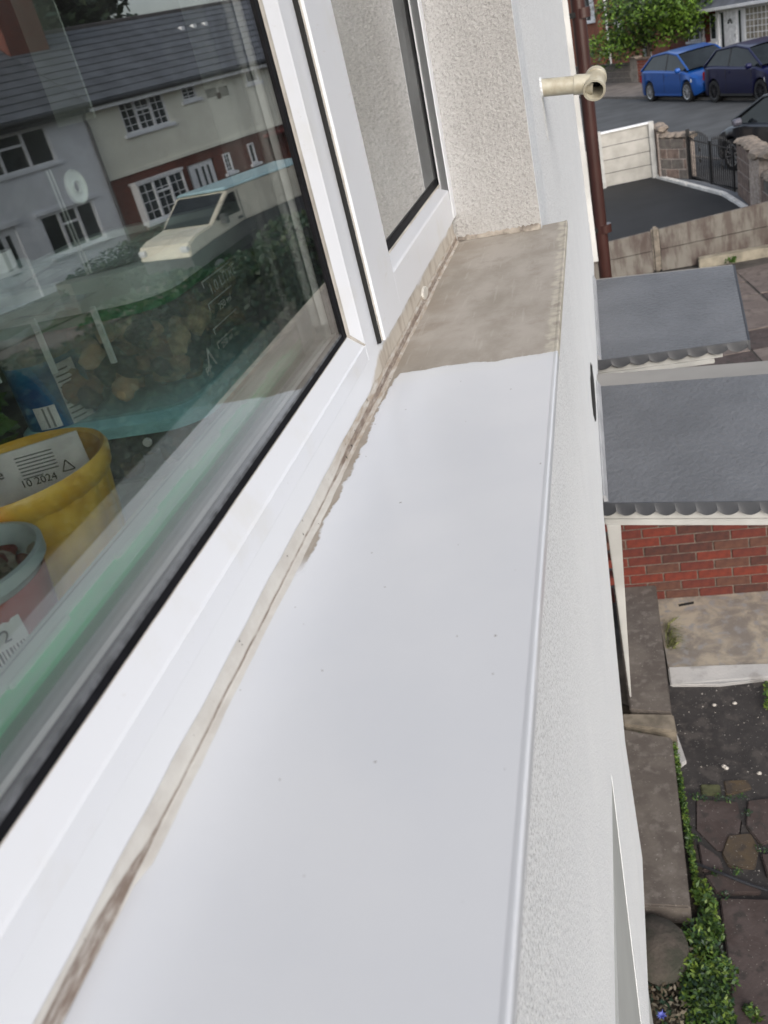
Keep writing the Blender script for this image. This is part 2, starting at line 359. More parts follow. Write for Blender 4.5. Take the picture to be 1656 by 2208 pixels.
# wall above the sill level, pieces around the window opening
w = MB()
w.box((XW, -3, .95), (XW - .35, 1.595, 3.2)); w.box((XW, -3, -.312), (XW - .35, -.9, .95))
def pw(x, y): p = onx(x, y, XW); return (XW, p.y, p.z)
b0 = pw(1404, 2500); i0 = pw(1386, 2500); i1 = pw(1383, 2208); i2 = pw(1319, 1669); i3 = pw(1327, 2208); i4 = pw(1331, 2500)
w.prism([(XW - .0016, 1.47, -.29), (XW - .0016, YE, -.29), (XW - .0016, YE, 3.2), (XW - .0016, 1.68, 3.2), (XW - .0016, 1.67, .95)], (-.33, 0, 0))
skin = [(XW, 1.402, -.302), (XW, 1.402, -.2995), (XW, 1.60, .9495), (XW, 1.60, 3.2), (XW, YE, 3.2), (XW, YE, -.302)]
w.prism(skin, (-.0012, 0, 0))
low = [(XW, -3, -.325), (XW, 1.402, -.325)] + [(XW, 1.402, -.3021), (XW, YE, -.3021), (XW, YE, -1.25), (XW, 2.16, -1.25), pw(1348, 1600), pw(1385, 1850), pw(1401, 2208), b0, i0, i1, i2, i3, i4, (XW, -3, i4[2])]
w.prism(low, (-.0025, 0, 0))
w.box((XW - .03, 1.30, -1.24), (XW - .2, YE, -.33)).box((XW - .03, -3, -1.19), (XW - .2, 1.30, -.33))
wall = H(w, 'wall', REND)
H(MB().box((-.1009, -3, -3.3), (-.12, 1.25, -1.2)), 'lower_window_panel', mat('greenish_lower_panel', (.45, .465, .455), .45, .05, 3))
H(MB().box((-.30, -3, GZ), (-.34, 2.1, -1.3)).box((-.55, 2.1, GZ), (-.6, YE, -1.25)), 'ground_floor_wall', mat('recess_wall', (.45, .43, .40), .8))
# reveal face (slightly out of square)
rv = MB(); RG = []
for a_ in range(25):
    ta = a_ / 24; z_ = -.2995 + (.95 + .2995) * ta; row = []
    for b_ in range(13):
        tb_ = b_ / 12; yb = 1.4010 + (1.445 - 1.4010) * tb_; yt = 1.5990 + (1.70 - 1.5990) * tb_; row.append((XW - .0004 - (.30 - .1004) * tb_, yb + (yt - yb) * ta, z_))
    RG.append(row + [(-.30, row[-1][1] + .06, z_), (XW - .0016, row[0][1] + .06, z_)])
rv.loft(RG, closed=True); H(rv, 'window_reveal', REVEAL, smooth=True)
# mortar fillet at the foot of the reveal
f = MB(); n = 40; R0 = []
for i in range(n + 1):
    t = i / n; x = -.236 + t * .135; y = 1.4335 - t * .0325; j = uni(-.0012, .0012)
    R0.append([(x, y - .007 + j, ZS + .0004), (x, y - .004 + j, ZS + .004 + uni(-.001, .001)), (x, y + .004, ZS + .009 + uni(-.002, .003)), (x, y + .02, ZS + .006)])
f.loft(R0, cap=False); H(f, 'mortar_fillet', mat('dirty_mortar_fillet', (.40, .36, .31), .9, .3, 40, .7, 130, .003, c2=(.12, .10, .085)), smooth=True)

# sill
s_ = MB(); prof = [(-.243, ZS), (-.0660, ZS), (-.0645, ZS + .0004), (-.0632, ZS + .0006), (-.0622, ZS + .0002), (-.0617, ZS - .0010), (-.0618, ZS - .0095), (-.066, ZS - .0115), (-.095, ZS - .026), (-.243, ZS - .026)]
sill = s_.prism([(x, -.6, z) for x, z in prof], (0, 2.022, 0)); sill = H(s_, 'window_sill', SILL)
sl = MB(); rings = []
for i in range(160):
    y = -.55 + i * (1.985 / 159); a = .0005 * math.sin(y * 31) + .0004 * math.sin(y * 87 + 1) + uni(-.0002, .0002); b = .0007 * math.sin(y * 23 + 2) + uni(-.0005, .0005)
    hh = .0135 if y < .8 else .011
    wd = .0068 if y > .225 else .0030
    rings.append([(XF + .0003, y, ZS + hh + a), (XF + .0012, y, ZS + .0072 + a * .6), (XF + .0020, y, ZS + .0026), (XF + .0030, y, ZS + .0010), (XF + wd * .75 + b * .7, y, ZS + .0007), (XF + wd + b, y, ZS + .0001)])
sl.loft(rings, cap=False); H(sl, 'sealant_bead', SEAL, smooth=True)

# window
win = bpy.data.objects.new('window', None); link(win, house); win['label'] = 'white plastic double glazed window, one fixed light beside a narrow opening casement'
win.matrix_parent_inverse = Matrix.Translation(-house.location)
def Wn(mb, name, m, **k): return H(mb, name, m, win, **k)
Y0 = -.62; ZT = .95
# bottom rail + sub frame
Wn(MB().prism([(-.24, Y0, -.2633), (-.24, Y0, -.2985), (-.305, Y0, -.2985), (-.305, Y0, -.2633)], (0, 2.05, 0)), 'frame_rail', PVCD)
Wn(MB().prism([(-.24, Y0, -.2632), (-.24, Y0, -.2480), (-.2415, Y0, -.2465), (-.2475, Y0, -.2296), (-.2495, Y0, -.2293), (-.2495, Y0, -.2632)], (0, .7935 - Y0, 0)), 'glazing_bead', PVC)
Wn(MB().prism([(-.2476, Y0, -.2296), (-.2495, Y0, -.2286), (-.2498, Y0, -.2292), (-.2478, Y0, -.2301)], (0, .769 - Y0, 0)), 'grimy_edge', EDGE)
Wn(MB().prism([(-.305, Y0, -.2632), (-.305, Y0, -.250), (-.2695, Y0, -.243), (-.2695, Y0, -.2632)], (0, .85 - Y0, 0)), 'inner_frame_rail', PVC)
Wn(MB().prism([(-.2480, Y0, -.2290), (-.2494, Y0, -.2245), (-.2535, Y0, -.2245), (-.2535, Y0, -.2285)], (0, .7725 - Y0, 0)), 'rubber_gasket', RUB)
Wn(MB().prism([(-.2494, Y0, -.2244), (-.2499, Y0, -.2222), (-.2507, Y0, -.2216), (-.2530, Y0, -.2218), (-.2530, Y0, -.2244)], (0, .7715 - Y0, 0)), 'gasket_lip', mat('grey_gasket_lip', (.10, .105, .115), .45, .3, 120, .2, 300, .0004), smooth=True)
Wn(MB().prism([(-.2536, Y0, -.2300), (-.2536, Y0, -.2272), (-.2616, Y0, -.2272), (-.2616, Y0, -.2300)], (0, .770 - Y0, 0)), 'inner_gasket', RUBG)
Wn(MB().box((-.2661, Y0, -.2320), (-.2618, .7755, -.2272)), 'spacer_bar', SPACER)
# mullion with bevel toward glass
mull = Wn(MB().prism([(-.2478, .7725, 0), (-.2408, .7935, 0), (-.24, .7955, 0), (-.24, .8375, 0), (-.243, .8385, 0), (-.305, .8385, 0), (-.305, .80, 0), (-.2695, .7725, 0)], (0, 0, 1)), 'mullion', PVC)
for v in mull.data.vertices: v.co.z = -.2633 if v.co.z < .5 else ZT
# cut foot of the mullion where bead passes: small weld line part
Wn(MB().prism([(-.2482, .7690, -.2290), (-.2476, .7728, -.2290), (-.2408, .7950, -.2480), (-.2402, .7935, -.2480)], (.0012, 0, .0012)), 'weld_seam', EDGE)
ged = Wn(MB().prism([(-.2476, .7690, 0), (-.2482, .7732, 0), (-.2462, .7752, 0), (-.2466, .7715, 0)], (0, 0, 1)), 'grimy_edge', EDGE)
for v in ged.data.vertices: v.co.z = -.2285 if v.co.z < .5 else ZT
Wn(MB().box((-.2545, .7600, -.2285), (-.2480, .7698, ZT)), 'rubber_gasket', RUB)
Wn(MB().box((-.2575, .7560, -.220), (-.2546, .7670, ZT)), 'inner_gasket', RUBG)
sp = MB().box((-.2655, .7590, -.2105), (-.2576, .7690, ZT))
for k in range(180): sp.m = 1; sp.box((-.2618, .7586, -.205 + k * .0062), (-.2610, .7592, -.2030 + k * .0062))
Wn(sp, 'spacer_bar', [SPACER, mat('spacer_perforation', (.85, .86, .87), .3)])
Wn(MB().box((-.2505, Y0, -.2243), (-.2498, .7665, ZT)), 'pane', GLASS_O)
Wn(MB().box((-.2670, Y0, -.232), (-.2663, .7665, ZT)), 'inner_pane', GLASS_I)
# opening casement
Wn(MB().box((-.262, .8378, -.262), (-.2364, .8433, ZT)), 'rubber_gasket', DARK)
Wn(MB().box((-.26, .8385, -.2632), (-.241, 1.40, -.2585)), 'rubber_gasket', RUB)
def YR(z, base=0): return base + .10 * (z + .25)
sash = MB()
sash.prism([(-.2360, .8434, 0), (-.2335, .8428, 0), (-.232, .8436, 0), (-.232, .9400, 0), (-.2332, .9440, 0), (-.2500, .9500, 0), (-.26, .9500, 0), (-.26, .8434, 0)], (0, 0, 1))
for i, v in enumerate(sash.v): sash.v[i] = (v[0], v[1], (-.2612 if v[2] < .5 else ZT))
# mitre the foot: lower the inner bevel corner to follow the bottom rail
sash.v[5] = (-.2500, .9500, -.2110); sash.v[4] = (-.2332, .9440, -.2165)
Wn(sash, 'casement_stile', PVC, bevel=.0006)
Wn(MB().box((-.2358, .8425, -.2608), (-.2346, .8431, ZT)), 'grimy_edge', EDGE)
Wn(MB().prism([(-.2322, .9402, -.2612), (-.2322, .9402, -.2175), (-.2335, .9402, -.2160), (-.2495, .9402, -.2104), (-.26, .9402, -.2104), (-.26, .9402, -.2612)], (0, .4645, 0)), 'casement_rail', PVC, bevel=.0006)
st = MB()
def stile_ring(z, k): d = .16 * (z + .30); return [(-.2495, 1.4330 + d, z), (-.2335, 1.404 + d, z), (-.2322, 1.407 + d, z), (-.2322, 1.4335 + d, z), (-.26, 1.50 + d, z), (-.26, 1.433 + d, z)]
st.loft([stile_ring(-.2608, 0), stile_ring(ZT, 0)], closed=True); Wn(st, 'casement_stile', PVC)
Wn(MB().loft([[(-.2496, 1.4200, -.209), (-.2496, 1.4335, -.209), (-.2535, 1.4335, -.209), (-.2535, 1.4200, -.209)], [(-.2496, 1.606, ZT), (-.2496, 1.6195, ZT), (-.2535, 1.6195, ZT), (-.2535, 1.606, ZT)]], closed=True), 'rubber_gasket', RUB)
Wn(MB().prism([(-.2496, .95, -.2106), (-.2496, .95, -.1985), (-.2535, .95, -.1985), (-.2535, .95, -.2106)], (0, .485, 0)), 'rubber_gasket', RUB)
Wn(MB().prism([(-.2482, .95, -.2101), (-.2492, .95, -.2085), (-.2494, .95, -.2112), (-.2484, .95, -.2112)], (0, .48, 0)), 'grimy_edge', EDGE)
jb = MB(); jb.loft([[(-.2385, 1.40 + .16 * (z + .30), z), (-.2385, 1.50 + .16 * (z + .30), z), (-.262, 1.52 + .16 * (z + .30), z), (-.262, 1.40 + .16 * (z + .30), z)] for z in (-.2632, ZT)], closed=True); jb.v = [(x, y + (.036 if y < 1.46 + .16 * (z + .30) - .03 else 0), z) for x, y, z in jb.v]; Wn(jb, 'frame_jamb', PVC)
Wn(MB().box((-.2525, .945, -.211), (-.2518, 1.62, ZT)), 'pane', GLASS_F)
dc = onx(915, 632, -.2395); dcb = MB(); dcb.loft([[(-.2402, dc.y + a * 1.0, dc.z + b) for a, b in [(.020 * math.cos(t), .0085 * math.sin(t)) for t in [i * math.pi / 8 for i in range(16)]]], [(-.2375, dc.y + a, dc.z + b) for a, b in [(.018 * math.cos(t), .0065 * math.sin(t)) for t in [i * math.pi / 8 for i in range(16)]]]], closed=True)
Wn(dcb, 'drain_cap', mat('dirty_cap_plastic', (.58, .56, .51), .45, .1, 60), smooth=True)

# overflow pipe with elbow
py = 1.80; a = onx(1166, 190, XW); ax = Vector(a); py = a.y
e1 = ony(1237, 183, py); e2 = ony(1283, 180, py)
op = bpy.data.objects.new('overflow_pipe', None); link(op, house); op.matrix_parent_inverse = Matrix.Translation(-house.location); op['label'] = 'stubby yellowed plastic overflow pipe with a T shaped open end'
r0 = .0124 * py / 1.46
H(MB().cyl(a - (e1 - a) * .3, e1, r0, r0, 24), 'pipe', OLDPIPE, op, smooth=True)
H(MB().cyl(e1, e2 - (e2 - e1) * .1, r0 * 1.12, r0 * 1.12, 24), 'socket', OLDPIPE, op, smooth=True)
vd = Vector((-.12, -1.0, -.42)).normalized()
c0 = e2 - vd * .028; c1 = e2 + vd * .026; tube = MB(); ro = r0 * 1.26; ri = r0 * 1.06
zz = vd; xx = zz.orthogonal().normalized(); yy = zz.cross(xx)
rg = lambda c, r: [c + (xx * math.cos(t) + yy * math.sin(t)) * r for t in [2 * math.pi * i / 28 for i in range(28)]]
tube.loft([rg(c0, ri), rg(c0, ro), rg(c0 + vd * .012, ro * 1.03), rg(c0 + vd * .013, ro * .96), rg(c1 - vd * .012, ro * .97), rg(c1 - vd * .011, ro * 1.04), rg(c1, ro * 1.04), rg(c1, ri), rg(c0 + vd * .002, ri)], closed=True, cap=False)
H(tube, 'elbow', OLDPIPE, op, smooth=True)
H(MB().cyl(c0 + vd * .004, c0 + vd * .008, ri, ri, 24), 'inner_flap', DARK, op)
H(MB().cyl((XW - .01, a.y, a.z), (XW + .0035, a.y, a.z), r0 * 1.35, r0 * 1.15, 20), 'filler_collar', REND, op, smooth=True)
H(MB().prism([(XW + .0002, a.y - .006, a.z - r0), (XW + .0002, a.y + .006, a.z - r0), (XW + .0002, a.y + .004, a.z - .10), (XW + .0002, a.y - .003, a.z - .09)], (.0006, 0, 0)), 'damp_stain', mat('damp_stain_grey', (.55, .55, .54), .9, .1, 40), op)

# brown downpipe at the end of the house, corner trim and brackets
PY = 5.0
def ppt(x, y): return ony(x, y, PY)
q0 = ppt(1252, 0); q1 = ppt(1306, 600); qx = (q0.x + q1.x) / 2
dp = bpy.data.objects.new('drainpipe', None); link(dp, house); dp.matrix_parent_inverse = Matrix.Translation(-house.location); dp['label'] = 'dark brown plastic drainpipe running down the far corner of the house'
H(MB().tube([(-.30, PY + .03, -1.95), (-.24, PY, -1.85), (q1.x, PY, -1.45)], .034, 16).cyl((q1.x, PY, -1.46), (q0.x + (q0.x - q1.x) * .5, PY, 2.4), .034, .034, 20), 'pipe', BROWN, dp, smooth=True)
for (bx, by) in ((1303, 492), (1256, 28)):
    c = ppt(bx, by); H(MB().cyl((c.x, PY, c.z - .022), (c.x, PY, c.z + .022), .0385, .0385, 20), 'pipe_collar', BROWN, dp, smooth=True)
    H(MB().box((c.x - .11, PY - .03, c.z - .012), (c.x - .02, PY + .03, c.z + .012)), 'bracket', DARK, dp)
tq0 = ony(1230, 0, YE + .01); tq1 = ony(1283, 545, YE + .01)
H(MB().hexa([(tq1.x - .10, YE + .002, -1.25), (tq1.x + .012, YE + .002, -1.25), (tq1.x + .012, YE + .05, -1.25), (tq1.x - .10, YE + .05, -1.25)], [(tq1.x - .10, YE + .002, 3), (tq1.x + .012, YE + .002, 3), (tq1.x + .012, YE + .05, 3), (tq1.x - .10, YE + .05, 3)]), 'corner_trim', mat('weathered_white_trim', (.52, .52, .51), .5, .08, 6))
H(MB().box((-.6, YE + .05, GZ), (-.30, YE + .09, -1.25)).box((-.6, YE + .05, -1.25), (tq1.x - .03, YE + .09, 3)), 'end_wall', REND)

# door canopies
def canopy(ridge_l, ridge_r, eave_l, eave_r, zr, ze, nl, lab, extra=None, back=.35):
    c = bpy.data.objects.new('door_canopy', None); link(c, house); c.matrix_parent_inverse = Matrix.Translation(-house.location); c['label'] = lab
    A = onz(*ridge_l, zr); B = onz(*ridge_r, zr); E0 = onz(*eave_l, ze); F = onz(*eave_r, ze)
    if extra: # run on past the picture edge
        B = B + (B - A) * extra; F = F + (F - E0) * extra
    A.x = XW - .02; E0.x = XW - .02
    th = Vector((0, 0, -.012)); top = MB().hexa([A + th, B + th, F + th, E0 + th], [A, B, F, E0]); H(top, 'near_slope', CANOPY, c)
    A2 = A + Vector((0, back, -.1 * back)); B2 = B + Vector((0, back, -.1 * back))
    H(MB().hexa([A + th + Vector((0, .0008, 0)), A2 + th, B2 + th, B + th + Vector((0, .0008, 0))], [A + Vector((0, .0008, 0)), A2, B2, B + Vector((0, .0008, 0))]), 'far_slope', mat('faded_canopy_sheet', (.27, .255, .235), .5, .06, 3), c)
    # scalloped skirt hanging under the near eave
    N = nl * 14; pts_lo = []; pts_hi = []
    for i in range(N + 1):
        t = i / N; p = E0.lerp(F, t); ph = (t * nl) % 1.0; d = .022 + .015 * abs(math.sin(math.pi * ph)) ** .8
        pts_hi.append(p + Vector((0, -.003, .0))); pts_lo.append(p + Vector((0, -.012, -d)))
    sk = MB(); off = Vector((0, .006, 0))
    sk.loft([[a, b, b + off, a + off] for a, b in zip(pts_hi, pts_lo)], closed=True); H(sk, 'scalloped_skirt', CANOPYE, c)
    # skirt on the outer end
    H(MB().hexa([F + Vector((.001, -.01, -.036)), B + Vector((.001, 0, -.036)), B + Vector((.009, 0, -.036)), F + Vector((.009, -.01, -.036))], [F + Vector((.001, -.003, 0)), B + Vector((.001, 0, 0)), B + Vector((.009, 0, 0)), F + Vector((.009, -.003, 0))]), 'end_skirt', CANOPYE, c)
    e0 = E0 + Vector((.015, .004, -.034)); f0 = E0 + (F - E0) * (1 - .09 / (F - E0).length) + Vector((0, .004, -.034))
    H(MB().hexa([e0 + Vector((0, 0, -.022)), f0 + Vector((0, 0, -.022)), f0 + Vector((0, .06, -.022)), e0 + Vector((0, .06, -.022))], [e0 + Vector((0, 0, .028)), f0 + Vector((0, 0, .028)), f0 + Vector((0, .06, .028)), e0 + Vector((0, .06, .028))]), 'fascia_board', CREAMW, c)
    e1 = e0 + Vector((0, -.010, -.023)); f1 = f0 + (F - E0).normalized() * -.03 + Vector((0, -.010, -.023))
    H(MB().hexa([e1 + Vector((0, 0, -.018)), f1 + Vector((0, 0, -.018)), f1 + Vector((0, .07, -.018)), e1 + Vector((0, .07, -.018))], [e1, f1, f1 + Vector((0, .07, 0)), e1 + Vector((0, .07, 0))]), 'bottom_rail', CREAMW, c, bevel=.003)
    # lead flashing against the wall
    H(MB().hexa([A + Vector((.021, 0, .001)), E0 + Vector((.021, 0, .001)), E0 + Vector((.034, 0, .001)), A + Vector((.034, 0, .001))], [A + Vector((.021, 0, .022)), E0 + Vector((.021, 0, .022)), E0 + Vector((.026, 0, .022)), A + Vector((.026, 0, .022))]), 'wall_flashing', mat('flashing_pale', (.36, .37, .39), .5), c)
    return c, E0
c1, _ = canopy((1283, 603), (1580, 572), (1290, 777), (1612, 733), -1.17, -1.27, 8, 'far grey door canopy with scalloped skirt, nearer the drainpipe', back=.02)
c2, E2 = canopy((1285, 833), (1656, 806), (1298, 1083), (1656, 1079), -1.17, -1.27, 12, 'near grey door canopy with scalloped skirt above the brick wall', extra=.45, back=.15)
# tapered side bracket of the near canopy
tb = onx(1300, 1128, XW); p0 = (XW + .001, E2.y + .0, -1.335); zb = -2.0
H(MB().hexa([(XW + .001, E2.y - .01, zb), (XW + .006, E2.y - .01, zb), (XW + .006, E2.y + .05, zb), (XW + .001, E2.y + .05, zb)], [(XW + .001, E2.y - .015, -1.34), (XW + .040, E2.y - .015, -1.34), (XW + .040, E2.y + .06, -1.34), (XW + .001, E2.y + .06, -1.34)]), 'side_bracket', CREAMW, c2, bevel=.002)
# torn hole in the wall by the canopies
hc = onx(1278, 845, XW); hv = MB(); hl = []
for i in range(20):
    t = 2 * math.pi * i / 20; r = 1 + uni(-.12, .12); hl.append((XW + .0012, hc.y + .16 * math.cos(t) * r, hc.z + .065 * math.sin(t) * r))
hv.prism(hl, (.001, 0, 0)); H(hv, 'broken_wall_hole', DARK)

# room behind the window: walls, inner sill
room = MB(); room.box((-4.2, -2.2, -1.4), (-4.1, 3.2, 1.3)); room.box((-4.2, -2.2, -1.5), (-.30, 3.2, -1.4)); room.box((-4.2, -2.2, 1.3), (-.30, 3.2, 1.4))
room.box((-4.2, -2.3, -1.5), (-.46, -2.2, 1.4)); room.box((-4.2, 3.2, -1.5), (-.46, 3.3, 1.4)); room.box((-.46, 1.62, -1.4), (-.56, 3.2, 1.3)); room.box((-.46, -2.2, -1.4), (-.56, -.95, 1.3)); room.box((-.46, -.95, -1.4), (-.56, 1.62, -.345)); room.box((-.306, -.95, .96), (-.56, 1.62, 1.3))
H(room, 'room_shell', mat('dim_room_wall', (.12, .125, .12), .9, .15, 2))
H(MB().box((-.3055, -.95, -.345), (-.62, 1.6, -.312)), 'inner_sill', mat('inner_sill_board', (.62, .62, .60), .5, .1, 5))
# ================================================================== THINGS ON THE INNER SILL
IZ = -.312
def plastic(name, col, a, rough=.25):
    s = NT(name); s.t.nodes.remove(s.b); p = s.n('BsdfPrincipled'); p.inputs['Base Color'].default_value = (*col, 1); p.inputs['Roughness'].default_value = rough
    tr = s.n('BsdfTransparent'); mx = s.n('MixShader'); mx.inputs[0].default_value = a; s.l(tr.outputs[0], mx.inputs[1]); s.l(p.outputs[0], mx.inputs[2]); s.l(mx.outputs[0], s.out.inputs[0]); return s.m
CLEAR = plastic('clear_plastic', (.55, .62, .62), .22, .12); CLEARG = plastic('clear_lid_plastic', (.82, .90, .88), .6, .15)
GREEN = mat('green_plastic', (.03, .17, .065), .3, .1, 6); LGREEN = mat('light_green_plastic', (.06, .85, .33), .3, .1, 6); DGREEN = mat('deep_green_plastic', (.01, .42, .15), .3, .1, 6)
TEAL = mat('teal_plastic', (.34, .68, .74), .3, .1, 6); TEXTW = mat('pale_print', (.88, .92, .90), .5); INK = mat('dark_print', (.03, .03, .035), .6)
PAPER = mat('white_label_paper', (.8, .8, .8), .7, .08, 20)
def rrect(x0, y0, x1, y1, r, z, k=6):
    pts = []
    for cx, cy, a in ((x1 - r, y1 - r, 0), (x0 + r, y1 - r, 90), (x0 + r, y0 + r, 180), (x1 - r, y0 + r, 270)):
        for i in range(k + 1):
            t = math.radians(a + 90 * i / k); pts.append((cx + r * math.cos(t), cy + r * math.sin(t), z))
    return pts
def tub(t, x0, y0, x1, y1, z0, z1, r=.035, wall=CLEAR, name='tub_body', taper=.012):
    return MB().loft([rrect(x0 + taper, y0 + taper, x1 - taper, y1 - taper, r, z0), rrect(x0, y0, x1, y1, r, z1), rrect(x0 + .002, y0 + .002, x1 - .002, y1 - .002, r, z1), rrect(x0 + taper + .002, y0 + taper + .002, x1 - taper - .002, y1 - taper - .002, r, z0 + .002)], closed=True, cap=False).build(name, wall, t, smooth=True)
def lid(t, x0, y0, x1, y1, z0, z1, m, name='lid', r=.04):
    return MB().loft([rrect(x0, y0, x1, y1, r, z0), rrect(x0, y0, x1, y1, r, z0 + (z1 - z0) * .75), rrect(x0 + .004, y0 + .004, x1 - .004, y1 - .004, r, z1)], closed=True).build(name, m, t, smooth=True)
def crumbs(t, name, box, n, smin, smax, mats_, label=None):
    x0, y0, z0, x1, y1, z1 = box; mb = MB()
    for i in range(n):
        mb.m = random.randrange(len(mats_)); c = Vector((uni(x0, x1), uni(y0, y1), uni(z0, z1))); s = uni(smin, smax)
        ax = Vector((uni(-1, 1), uni(-1, 1), uni(-1, 1))).normalized(); b = ax.orthogonal().normalized(); d = ax.cross(b)
        ring1 = [c + ax * s * 1.2 * e + (b * math.cos(q) + d * math.sin(q)) * s * rr * uni(.7, 1.2) for e, rr in ((-.8, .35), (-.2, .8), (.5, .7), (.9, .25)) for q in [k * math.pi / 3 for k in range(6)]]
        mb.loft([ring1[k * 6:k * 6 + 6] for k in range(4)], closed=True)
    o = mb.build(name, list(mats_), t, smooth=True); return stuff(o)
NUT = [mat('dried_food_tan', (.70, .46, .26), .8, .2, 40), mat('dried_food_brown', (.34, .18, .09), .8, .2, 40), mat('dried_food_dark', (.035, .03, .03), .8, .3, 40), mat('dried_food_pale', (.85, .66, .36), .8, .2, 40)]
# lower container (teal lid) and upper container (1.0 LITRE, green lid)
LB = thing('storage_tub', 'dark filled plastic tub with a pale teal lid, bottom of the stack', 'food container', loc=(0, 0, 0))
T0, T1, T2, T3 = -.240, -.147, -.132, -.108
X0, X1, YA, YB = -.565, -.368, .665, .930
tub(LB, X0 + .008, YA + .008, X1 - .008, YB - .008, IZ + .001, -.254, name='tub_body'); crumbs(LB, 'dark_contents', (X0 + .03, YA + .03, IZ + .01, X1 - .03, YB - .03, -.262), 200, .008, .02, NUT[1:3])
lid(LB, X0 - .004, YA - .004, X1 + .004, YB + .004, -.254, T0, TEAL)
for xx in (-.55, -.484, -.424):
    MB().cyl((xx, YA - .006, -.262), (xx, YA - .002, -.262), .004, .004, 10).build('lid_stud', TEXTW, LB, smooth=True)
UB = thing('storage_tub', 'see-through plastic tub of dried food marked 1.0 LITRE with green lid', 'food container', group=None)
tub(UB, X0, YA, X1, YB, T0 + .0003, T1, name='tub_body')
crumbs(UB, 'dried_food', (X0 + .03, YA + .028, -.226, X1 - .028, YB - .03, -.165), 190, .009, .017, NUT[:3])
cc = MB()
CH = [(-.347, .66, -.175, 3), (-.343, .70, -.170, 3), (-.350, .74, -.165, 0), (-.345, .78, -.160, 3), (-.352, .80, -.150, 0), (-.41, .628, -.165, 0), (-.44, .628, -.19, 1), (-.39, .626, -.195, 0), (-.47, .63, -.155, 1), (-.375, .64, -.150, 0)]
for (x, y, z, k) in CH:
    x, y, z = x * 1.1, y * 1.1, z * 1.1; cc.m = k; rr = [[Vector((x - .012, y + e * .022, z + .008 * e)) + Vector((math.cos(q), 0, math.sin(q))) * .012 * w * uni(.8, 1.15) for q in [j * math.pi / 4 for j in range(8)]] for e, w in ((-.6, .3), (-.35, .9), (0, .75), (.3, 1.0), (.6, .35))]
    cc.loft(rr, closed=True)
stuff(cc.build('food_pieces', NUT, UB, smooth=True))
lid(UB, X0 - .004, YA - .004, X1 + .004, YB + .004, T1, T2, GREEN)
lid(UB, X0 - .002, YA - .002, X1 + .002, YB + .002, T2 + .0005, T2 + .006, CLEAR, 'lid_top')
MB().loft([rrect(X0 - .010 + k, YA - .010 + k, X1 + .010 - k, YB + .010 - k, .042, z) for k, z in ((0, T2 - .004), (-.001, T2 + .004), (0, T3 - .002), (.003, T3), (.016, T3 - .001), (.018, T3 - .008))], closed=True, cap=False).build('lid_rim', plastic('pale_lid_rim', (.74, .84, .82), .72), UB, smooth=True)
for i in range(3): MB().box((X1 - .055 - i * .060, YA - .013, -.182), (X1 - .050 - i * .060, YA - .010, -.132)).build('lid_clip', CLEARG, UB)
fx = X1 + .0012
text(UB, 'volume_mark', '1.0 LITRE', .0150, (fx, .765, -.166), (0, 1, .03), (0, 0, 1), TEXTW, sx=1.25)
text(UB, 'volume_mark', '750 ml', .010, (fx - .001, .775, -.184), (0, 1, .03), (0, 0, 1), TEXTW, sx=1.25)
text(UB, 'volume_mark', '250 ml', .009, (fx - .006, .765, -.218), (0, 1, .03), (0, 0, 1), TEXTW, sx=1.25)
text(UB, 'recycling_mark', 'PP', .011, (fx - .008, .72, -.229), (0, 1, .03), (0, 0, 1), TEXTW, sx=1.25)
for z, y0, y1, dx in ((-.151, .755, .83, 0), (-.172, .755, .82, -.001), (-.196, .755, .82, -.004), (-.210, .755, .80, -.005)):
    MB().box((fx + dx, y0, z), (fx + dx + .0006, y1, z + .0012)).box((fx + dx, y0, z - .005), (fx + dx + .0006, y0 + .0012, z)).build('measure_line', TEXTW, UB)
MB().prism([(fx - .009, .728, -.227), (fx - .009, .739, -.207), (fx - .009, .75, -.227), (fx - .009, .747, -.227), (fx - .009, .739, -.212), (fx - .009, .731, -.227)], (.0006, 0, 0)).build('recycling_mark', TEXTW, UB)
# crumpled clear bag over the stack at the left
bag = MB(); nx, ny = 26, 18; g = []
B0 = Vector((-.62, .50, -.115))
for j in range(ny):
    row = []
    for i in range(nx):
        u_, v_ = i / (nx - 1), j / (ny - 1); hgt = .026 * math.sin(math.pi * u_) * math.sin(math.pi * v_) + uni(-.006, .006)
        row.append(Vector((-.70 + .29 * u_, .52 + .36 * v_ - .03 * u_, -.121 + hgt)))
    g.append(row)
bag.loft(g, cap=False); bg_ = bag.build('plastic_bag', plastic('crinkled_film', (.55, .66, .68), .30, .10), None); tag(bg_, 'crumpled clear plastic bag lying on top of the stacked tubs', 'plastic bag')
# water bottle
def at(x, y, dist): r = ray(x, y); r = r / np.linalg.norm(r); return Vector(r * dist)
bc = at(92, 790, .90); bx, by = bc.x, bc.y
BT = thing('water_bottle', 'clear water bottle with a blue label and white cap beside the yellow pot', 'bottle', loc=(bx, by, IZ))
MB().lathe((0, 0, 0), [(.028, 0), (.034, .006), (.034, .03), (.031, .035), (.034, .04), (.034, .05), (.031, .055), (.034, .062), (.034, .15), (.032, .165), (.020, .190), (.0135, .200), (.0135, .222)], 36).build('bottle_body', CLEAR, BT, smooth=True)
MB().lathe((0, 0, 0), [(.0348, .068), (.0348, .135)], 40).build('blue_label', mat('blue_bottle_label', (.008, .17, .34), .3, .3, 25, c2=(.008, .05, .20)), BT, smooth=True)
MB().lathe((0, 0, 0), [(.0345, .062), (.0352, .066), (.0352, .070)], 40).build('label_edge', TEAL, BT, smooth=True)
MB().cyl((0, 0, .212), (0, 0, .232), .0165, .016, 28).build('bottle_cap', WPAINT, BT, smooth=True)
